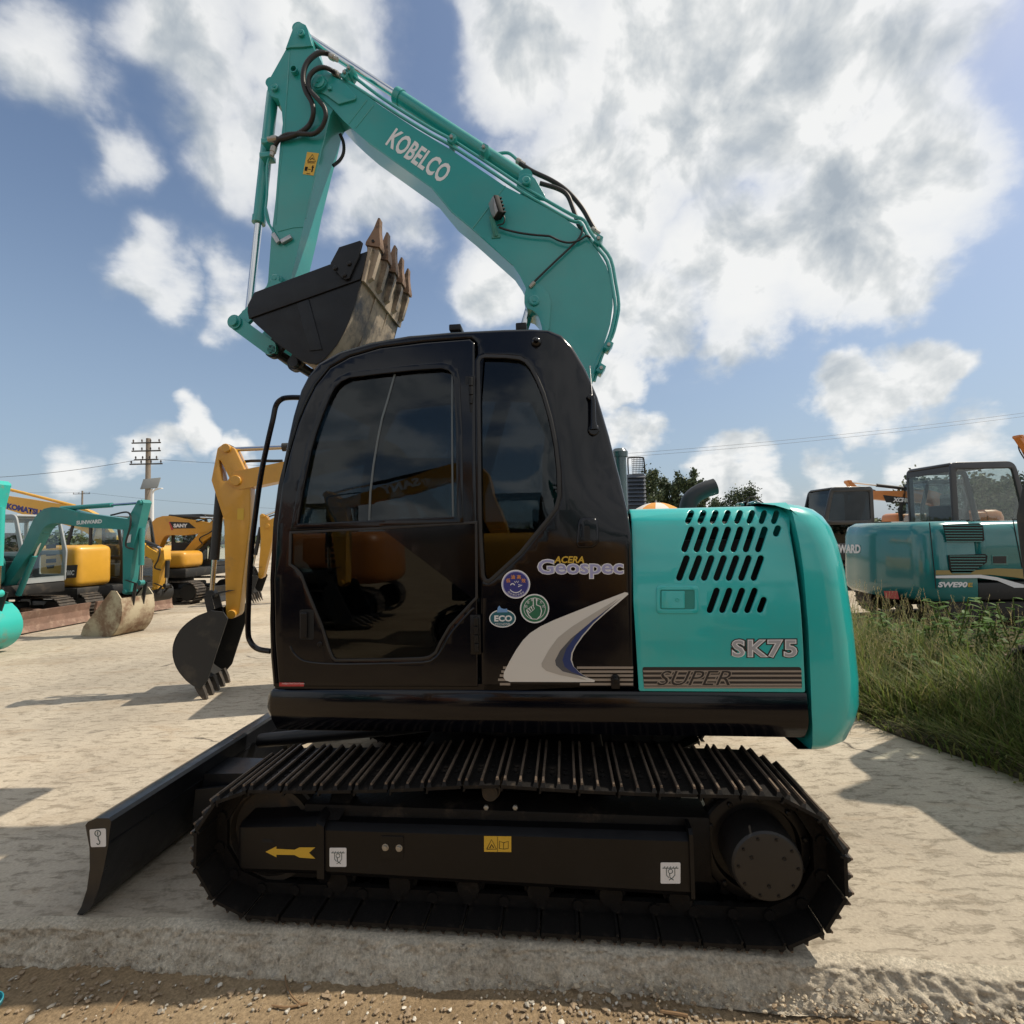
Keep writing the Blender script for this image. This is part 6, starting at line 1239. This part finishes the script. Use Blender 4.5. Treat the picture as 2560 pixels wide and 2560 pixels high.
def wire(a, b, sag, label, r=.018):
    P = [Vector(a).lerp(Vector(b), t / 24) - Vector((0, 0, sag * 4 * (t / 24) * (1 - t / 24))) for t in range(25)]; m = MB(); m.tube(P, r, 5)
    tag(m.build('overhead_wire', mat('wire_grey', (.06, .06, .065), .6)), label, 'wire', 'overhead wires')
wire(on(-60, 1196, 40), on(352, 1148, 39.7), .25, 'dark overhead wire running from the tall pole above the left machines')
wire(on(388, 1148, 39.7), on(1250, 1175, 42), .3, 'dark overhead wire running from the tall pole towards the cab', .014)
wire(on(1350, 1148, 40), on(2860, 990, 40), .55, 'upper of two thin wires crossing the sky over the engine cover', .011)
wire(on(1350, 1156, 40), on(2860, 999, 40), .55, 'lower of two thin wires crossing the sky over the engine cover', .011)
wire(on(0, 1228, 95), on(200, 1231, 95), .2, 'faint wire left of the small distant pole', .02)
wire(on(212, 1231, 95), on(700, 1272, 95), .3, 'faint wire right of the small distant pole', .02)
def solar_lamp():
    Y = 33; q_ = on(381, 1222, Y); X = q_.x; root = empty('solar_street_lamp', Matrix.Translation((X, Y, 0)), 'white street lamp with tilted solar panel beside the tall pole', 'street lamp'); WP = mat('white_lamp_paint', (.62, .63, .64), .4); zt_ = q_.z
    m = MB(); m.tube([(0, 0, 0), (0, 0, zt_)], [.12, .09], 12); m.build('lamp_post', WP, root)
    m = MB(); m.tube(cat_rom([(0, 0, zt_ - .3), (.2, -.1, zt_ - .12), (.55, -.2, zt_ - .02)], 4), .05, 8); m.box(.35, .8, -.3, -.1, zt_ - .05, zt_ + .03, .03); m.build('lamp_head', WP, root)
    m = MB(); m.box(-.55, .55, -.03, .03, -.4, .4, .01, M=Matrix.Translation((-.05, -.1, zt_ + .35)) @ Matrix.Rotation(R(-30), 4, 'X') @ Matrix.Rotation(R(-6), 4, 'Y')); m.build('solar_panel', mat('panel_grey', (.16, .165, .16), .4), root)
solar_lamp()
# ---- trees
LEAF = [mat('tree_leaf_dark', (.030, .050, .024), .6, var=.3, vscale=3), mat('tree_leaf_mid', (.055, .085, .035), .6, var=.3, vscale=3), mat('tree_leaf_light', (.10, .125, .055), .6, var=.3, vscale=3)]
BARK = mat('bark', (.09, .07, .05), .9)
def tree(px, top, Y, wpx, label, n=2600, seed=1, ls=.16, narrow=False):
    rng = random.Random(seed); q_ = on(px, top, Y); X, H_ = q_.x, q_.z; rad = wpx * Y / FPX / 2
    root = empty('roadside_tree', Matrix.Translation((X, Y, -.2)), label, 'tree', 'trees along the far side of the yard'); limbs = []
    m = MB(); m.tube([(0, 0, 0), (.05, 0, H_ * .4), (0, .05, H_ * .75), (0, 0, H_ * .97)], [.16, .12, .06, .02], 7)
    for k in range(22):
        a = rng.uniform(0, 6.28); z = H_ * rng.uniform(.25, .85); l = rad * rng.uniform(.6, 1.1) * (1.15 - z / H_ * .6); e = Vector((l * math.cos(a), l * math.sin(a), z + l * rng.uniform(.6, 1.4))); limbs.append((Vector((0, 0, z)), e)); m.tube([(0, 0, z), (e * .5).to_tuple()[:2] + ((z + e.z) / 2 - .1,), e], [.05, .03, .012], 5)
    m.build('trunk', BARK, root)
    bm = bmesh.new()
    clumps = [s_.lerp(e, rng.uniform(.5, 1.05)) for s_, e in limbs for _ in range(6)] + [Vector((rng.gauss(0, .12) * rad, rng.gauss(0, .12) * rad, H_ * rng.uniform(.8, 1.0))) for _ in range(8)]
    for i in range(n):
        c = rng.choice(clumps); cr = rad * .16; p = c + Vector((rng.gauss(0, cr), rng.gauss(0, cr), rng.gauss(0, cr * 1.25)))
        if p.z < H_ * .12: continue
        d = Vector((rng.gauss(0, 1), rng.gauss(0, 1), rng.gauss(.3, 1))).normalized(); u = d.orthogonal().normalized(); w = d.cross(u); sz = ls * rng.uniform(.6, 1.5)
        f = bm.faces.new([bm.verts.new(p + u * sz), bm.verts.new(p + w * sz * .6), bm.verts.new(p - u * sz), bm.verts.new(p - w * sz * .6)]); f.material_index = rng.choice((0, 0, 1, 1, 2))
    me = bpy.data.meshes.new('crown'); bm.to_mesh(me); bm.free(); link('crown', me, LEAF, root)
tl = [(1618, 1172, 60, 62, 'leftmost tall tree right beside the dark cab guard'), (1652, 1186, 62, 60, 'tree second from the dark cab guard, a little lower than its neighbours'), (1694, 1176, 61, 58, 'tree in the middle of the clump above the orange parasol'), (1735, 1172, 60, 60, 'tree at the end of the clump, behind the exhaust pipe'),
      (1856, 1230, 75, 84, 'small rounded tree standing apart between exhaust pipe and black cab'), (1792, 1252, 75, 60, 'lowest tree top just right of the exhaust pipe mouth')]
for k, (px, top, Y, w, lb) in enumerate(tl): tree(px, top, Y, w, lb, 5200, 11 + k, .15)
for k, (px, top, Y, w, lb) in enumerate([(150, 1352, 20, 130, 'bushy green shrub behind the dusty teal boom'), (95, 1372, 17, 120, 'low green shrub behind the dusty teal lift cylinder'), (20, 1362, 20, 130, 'bushy green shrub behind the grey cab of the dusty teal excavator'), (2330, 1232, 60, 130, 'distant tree seen through the deep teal machine cab'), (2480, 1240, 58, 150, 'distant tree behind the orange excavator with raised boom')]): tree(px, top, Y, w, lb, 4200 if Y < 30 else 7000, 31 + k, .07 if Y < 30 else .24)
def far_woods():
    rng = random.Random(77); bm = bmesh.new()
    for i in range(26000):
        a = rng.uniform(0, 6.2832); r = rng.uniform(112, 126); hgt = 2.6 + 1.1 * noise.noise(Vector((math.cos(a) * 9, math.sin(a) * 9, 1))) + .8 * noise.noise(Vector((math.cos(a) * 40, math.sin(a) * 40, 5)))
        p = Vector((r * math.cos(a), r * math.sin(a), rng.random() ** .7 * hgt)); d = Vector((rng.gauss(0, 1), rng.gauss(0, 1), rng.gauss(.3, 1))).normalized(); w = d.orthogonal().normalized(); v = d.cross(w); sz = rng.uniform(.25, .6)
        bm.faces.new([bm.verts.new(p + w * sz), bm.verts.new(p + v * sz * .6), bm.verts.new(p - w * sz), bm.verts.new(p - v * sz * .6)]).material_index = rng.choice((0, 0, 1, 1, 2))
    me = bpy.data.meshes.new('distant_woods'); bm.to_mesh(me); bm.free(); tag(link('distant_woods', me, LEAF), 'low far-off belt of trees along the horizon', 'woods', kind='stuff')
far_woods()
# ---- weeds
GR = [mat('grass_green', (.15, .205, .045), .6, var=.3, vscale=9), mat('grass_olive', (.22, .225, .07), .65, var=.3, vscale=9), mat('grass_straw', (.36, .30, .155), .75, var=.2, vscale=9), mat('grass_dark', (.055, .085, .026), .6, var=.3, vscale=9)]
for g in GR:
    nt_ = g.node_tree; b = nt_.nodes['Principled BSDF']; tr_ = nt_.nodes.new('ShaderNodeBsdfTranslucent'); mx_ = nt_.nodes.new('ShaderNodeMixShader'); mx_.inputs[0].default_value = .45
    nt_.links.new(b.inputs['Base Color'].links[0].from_socket, tr_.inputs[0]); nt_.links.new(b.outputs[0], mx_.inputs[1]); nt_.links.new(tr_.outputs[0], mx_.inputs[2]); nt_.links.new(mx_.outputs[0], nt_.nodes['Material Output'].inputs[0])
def grass():
    rng = random.Random(5); bm = bmesh.new()
    def blade(p, hgt, lean, az, w, mi, seg=4, droop=.5):
        d = Vector((math.cos(az), math.sin(az), 0)); sd = Vector((-d.y, d.x, 0)) * w; prev = None
        for k in range(seg + 1):
            t = k / seg; q = p + Vector((0, 0, hgt * (t - droop * .45 * t * t * lean))) + d * (lean * hgt * t * t); ww = sd * (1 - t * .92)
            cur = (bm.verts.new(q - ww), bm.verts.new(q + ww))
            if prev: f = bm.faces.new((prev[0], prev[1], cur[1], cur[0])); f.material_index = mi; f.smooth = True
            prev = cur
    for i in range(24000):
        yy = rng.uniform(2.6, 7.9); x0 = bank_x(yy); x = x0 + abs(rng.gauss(0, .9)) + rng.uniform(-.12, .35)
        if x > yy * 1280 / 1255 + 1.2: continue
        din = x - x0; tuft = noise.noise(Vector((x * 2.2, yy * 2.2, 3))) * .6 + .6
        hgt = (.14 + .30 * min(1, max(0, din) / .8)) * rng.uniform(.4, 1.6) * (.35 + 1.1 * tuft)
        az = rng.uniform(0, 6.28) if din > .25 else math.pi + rng.gauss(0, .9)
        mi = rng.choices((0, 1, 2, 3), (5, 4, 1.3, 1.8))[0]
        blade(Vector((x, yy, .02)), hgt, rng.uniform(.15, 1.1) if din > .2 else rng.uniform(.7, 1.6), az, rng.uniform(.004, .011), mi)
    for i in range(500):       # tall seeding stalks
        yy = rng.uniform(4.6, 7.8); x = bank_x(yy) + rng.uniform(.2, 2.6); 
        if x > yy * 1.1: continue
        p = Vector((x, yy, .03)); h_ = rng.uniform(.5, .95); az = rng.uniform(0, 6.28); ln = rng.uniform(.1, .6); blade(p, h_, ln, az, .0025, 2, 5, .3)
        d = Vector((math.cos(az), math.sin(az), 0)); e = p + Vector((0, 0, h_ * (1 - .3 * .45 * ln))) + d * ln * h_
        for k in range(14): blade(e - Vector((0, 0, .012 * k)) - d * .004 * k, rng.uniform(.015, .03), rng.uniform(.5, 1.2), rng.uniform(0, 6.28), .003, 2 if rng.random() < .7 else 1, 2)
    me = bpy.data.meshes.new('tall_grass'); bm.to_mesh(me); bm.free(); tag(link('tall_grass', me, GR), 'long tangled green grass and seeding stalks along the slab edge', 'grass', kind='stuff')
grass()
WL = mat('weed_leaf', (.10, .175, .05), .5, var=.35, vscale=12)
nt_ = WL.node_tree; b = nt_.nodes['Principled BSDF']; b.inputs['Specular IOR Level'].default_value = .15; tr_ = nt_.nodes.new('ShaderNodeBsdfTranslucent'); mx_ = nt_.nodes.new('ShaderNodeMixShader'); mx_.inputs[0].default_value = .4
nt_.links.new(b.inputs['Base Color'].links[0].from_socket, tr_.inputs[0]); nt_.links.new(b.outputs[0], mx_.inputs[1]); nt_.links.new(tr_.outputs[0], mx_.inputs[2]); nt_.links.new(mx_.outputs[0], nt_.nodes['Material Output'].inputs[0])
def weed(px, py, Y, hgt, label, seed):
    rng = random.Random(seed); X = on(px, py, Y).x; root = empty('broadleaf_weed', Matrix.Translation((X, Y, .03)), label, 'weed', 'leafy weeds in the grass'); st = []
    m = MB()
    for k in range(5):
        a = rng.uniform(0, 6.28); r = rng.uniform(.03, .2); top = Vector((r * math.cos(a) * 1.4, r * math.sin(a) * 1.4, hgt * rng.uniform(.65, 1.0))); P = [Vector((0, 0, 0)), Vector((r * .4 * math.cos(a), r * .4 * math.sin(a), hgt * .4)), top]; m.tube(cat_rom(P, 4), .006, 5); st.append(cat_rom(P, 8))
    m.build('stem', GR[0], root)
    def leafm():
        m = MB(); rings = []
        for t, w in ((0, .01), (.2, .2), (.45, .3), (.75, .2), (1, .015)): rings.append([(t, -w, -.25 * t * t + .06), (t, 0, -.25 * t * t), (t, w, -.25 * t * t + .06)])
        m.loft(rings, cap=False, closed=False); me = m.mesh('leaf'); me.materials.append(WL); return me
    if not hasattr(weed, 'me'): weed.me = leafm()
    for P in st:
        for k, p in enumerate(P[4:]):
            for s_ in range(2 if k % 2 else 1):
                o = bpy.data.objects.new('leaf', weed.me); C.objects.link(o); o.parent = root; sz = rng.uniform(.08, .15) * (1.15 - k / len(P) * .5)
                o.matrix_local = Matrix.Translation(p) @ Matrix.Rotation(rng.uniform(0, 6.28), 4, 'Z') @ Matrix.Rotation(R(rng.uniform(-35, 15)), 4, 'Y') @ Matrix.Scale(sz, 4)
weed(2385, 1700, 5.2, 1.1, 'tall leafy weed with pale flower head among the grass', 3)
weed(2500, 1720, 5.0, .9, 'bushy leafy weed next to the taller flowering one', 4)
weed(2430, 1760, 4.8, .55, 'low leafy weed in front of the two taller ones', 8)
for k, (px, Y, hh) in enumerate([(2180, 6.3, .55), (2230, 6.0, .7), (2290, 5.9, .62), (2340, 5.6, .8), (2440, 5.5, .85), (2545, 5.3, .95), (2555, 4.6, .6), (2300, 5.1, .45), (2250, 5.4, .5), (2380, 4.7, .42)]):
    weed(px, 1700, Y, hh, 'leafy green weed scattered through the long grass beside the slab', 20 + k)
# ---- loose stones and debris on the dirt
def stones():
    rng = random.Random(9); bm = bmesh.new()
    tb = bmesh.new(); bmesh.ops.create_icosphere(tb, subdivisions=1, radius=1); tv = [v.co.copy() for v in tb.verts]; tf = [[v.index for v in f.verts] for f in tb.faces]; tb.free()
    def stone(x, yy, z, sz, flat, mi):
        a = rng.uniform(0, 6.28); sx_, sy_, sz_ = rng.uniform(.7, 1.6), rng.uniform(.6, 1.1), flat; ca, sa = math.cos(a), math.sin(a); vs = []
        for q in tv:
            px_, py_ = q.x * sx_ * sz, q.y * sy_ * sz; vs.append(bm.verts.new((x + px_ * ca - py_ * sa + rng.uniform(-.22, .22) * sz, yy + px_ * sa + py_ * ca + rng.uniform(-.22, .22) * sz, z + q.z * sz_ * sz + rng.uniform(-.18, .18) * sz)))
        for f in tf: bm.faces.new([vs[k] for k in f]).material_index = mi
    for i in range(5200):
        x = rng.uniform(-2.8, 2.9); yy = interp(x, EDGE_BOT) - .02 - abs(rng.gauss(0, .16)) * (1.3 if x > 0 else 1.0) - .03
        if x < 0 and rng.random() < .72: continue
        sz = min(.02, abs(rng.gauss(0, .0045)) + .002) * (1.0 if x > .1 else 1.1)
        z = -.118 + .035 * noise.fractal(Vector((x * .8, yy * .8, 2)), 1, 2, 4) + .012 * noise.noise(Vector((x * 5, yy * 5, 0))) + .06 * sstep(.6, 3.5, x) * sstep(1.2, 2.5, yy)
        stone(x, yy, z, sz, rng.uniform(.4, .8), rng.choices((0, 1, 2), (6, 2, .7))[0])
    for i in range(900):      # chips along the foot of the broken rim
        x = rng.uniform(-.1, 2.4) if rng.random() < .85 else rng.uniform(-2.4, 0); t_ = rng.random(); yy = interp(x, EDGE_BOT) - .035 + .05 * t_ + rng.gauss(0, .015); sz = abs(rng.gauss(0, .004)) + .0025
        stone(x, yy, -.115 + .05 * t_ + sz * .2, sz, rng.uniform(.5, .9), rng.choice((0, 1, 3, 3)))
    me = bpy.data.meshes.new('gravel'); bm.to_mesh(me); bm.free(); tag(link('gravel', me, [mat('stone_brown', (.27, .20, .13), .9), mat('stone_grey', (.33, .30, .25), .9), mat('stone_pale', (.60, .56, .48), .85), mat('stone_concrete', (.44, .37, .27), .9)]), 'small loose stones scattered over the brown dirt', 'gravel', kind='stuff')
stones()
def stick(pts, r, label):
    P = []
    for p in pts: q = ground(p[0], p[1], -.105); P.append(q)
    m = MB(); m.tube(cat_rom(P, 5), [r] * (5 * (len(P) - 1) + 1), 6); tag(m.build('twig', mat('dry_twig', (.20, .12, .06), .9)), label, 'twig')
stick([(680, 2514), (720, 2518), (770, 2508)], .004, 'short dry twig lying flat among the pale pebbles')
stick([(712, 2428), (716, 2460), (730, 2490), (748, 2508)], .003, 'thin bent twig touching the slab rim')
stick([(278, 2536), (300, 2505), (318, 2478)], .004, 'dry twig on the dirt at the left below the blade')
stick([(1650, 2528), (1690, 2534), (1720, 2540)], .006, 'pale dry stalk lying among the coarse gravel')

q = ground(-22, 2516, -.10); m = MB(); m.lathe(q, (.3, -.2, 1), [(.028, 0), (.034, .01), (.034, .03), (.030, .032), (.028, .012), (.005, .01)], 24)
tag(m.build('plastic_lid', mat('blue_green_plastic', (.02, .22, .28), .35)), 'blue green plastic lid lying on the dirt', 'lid')
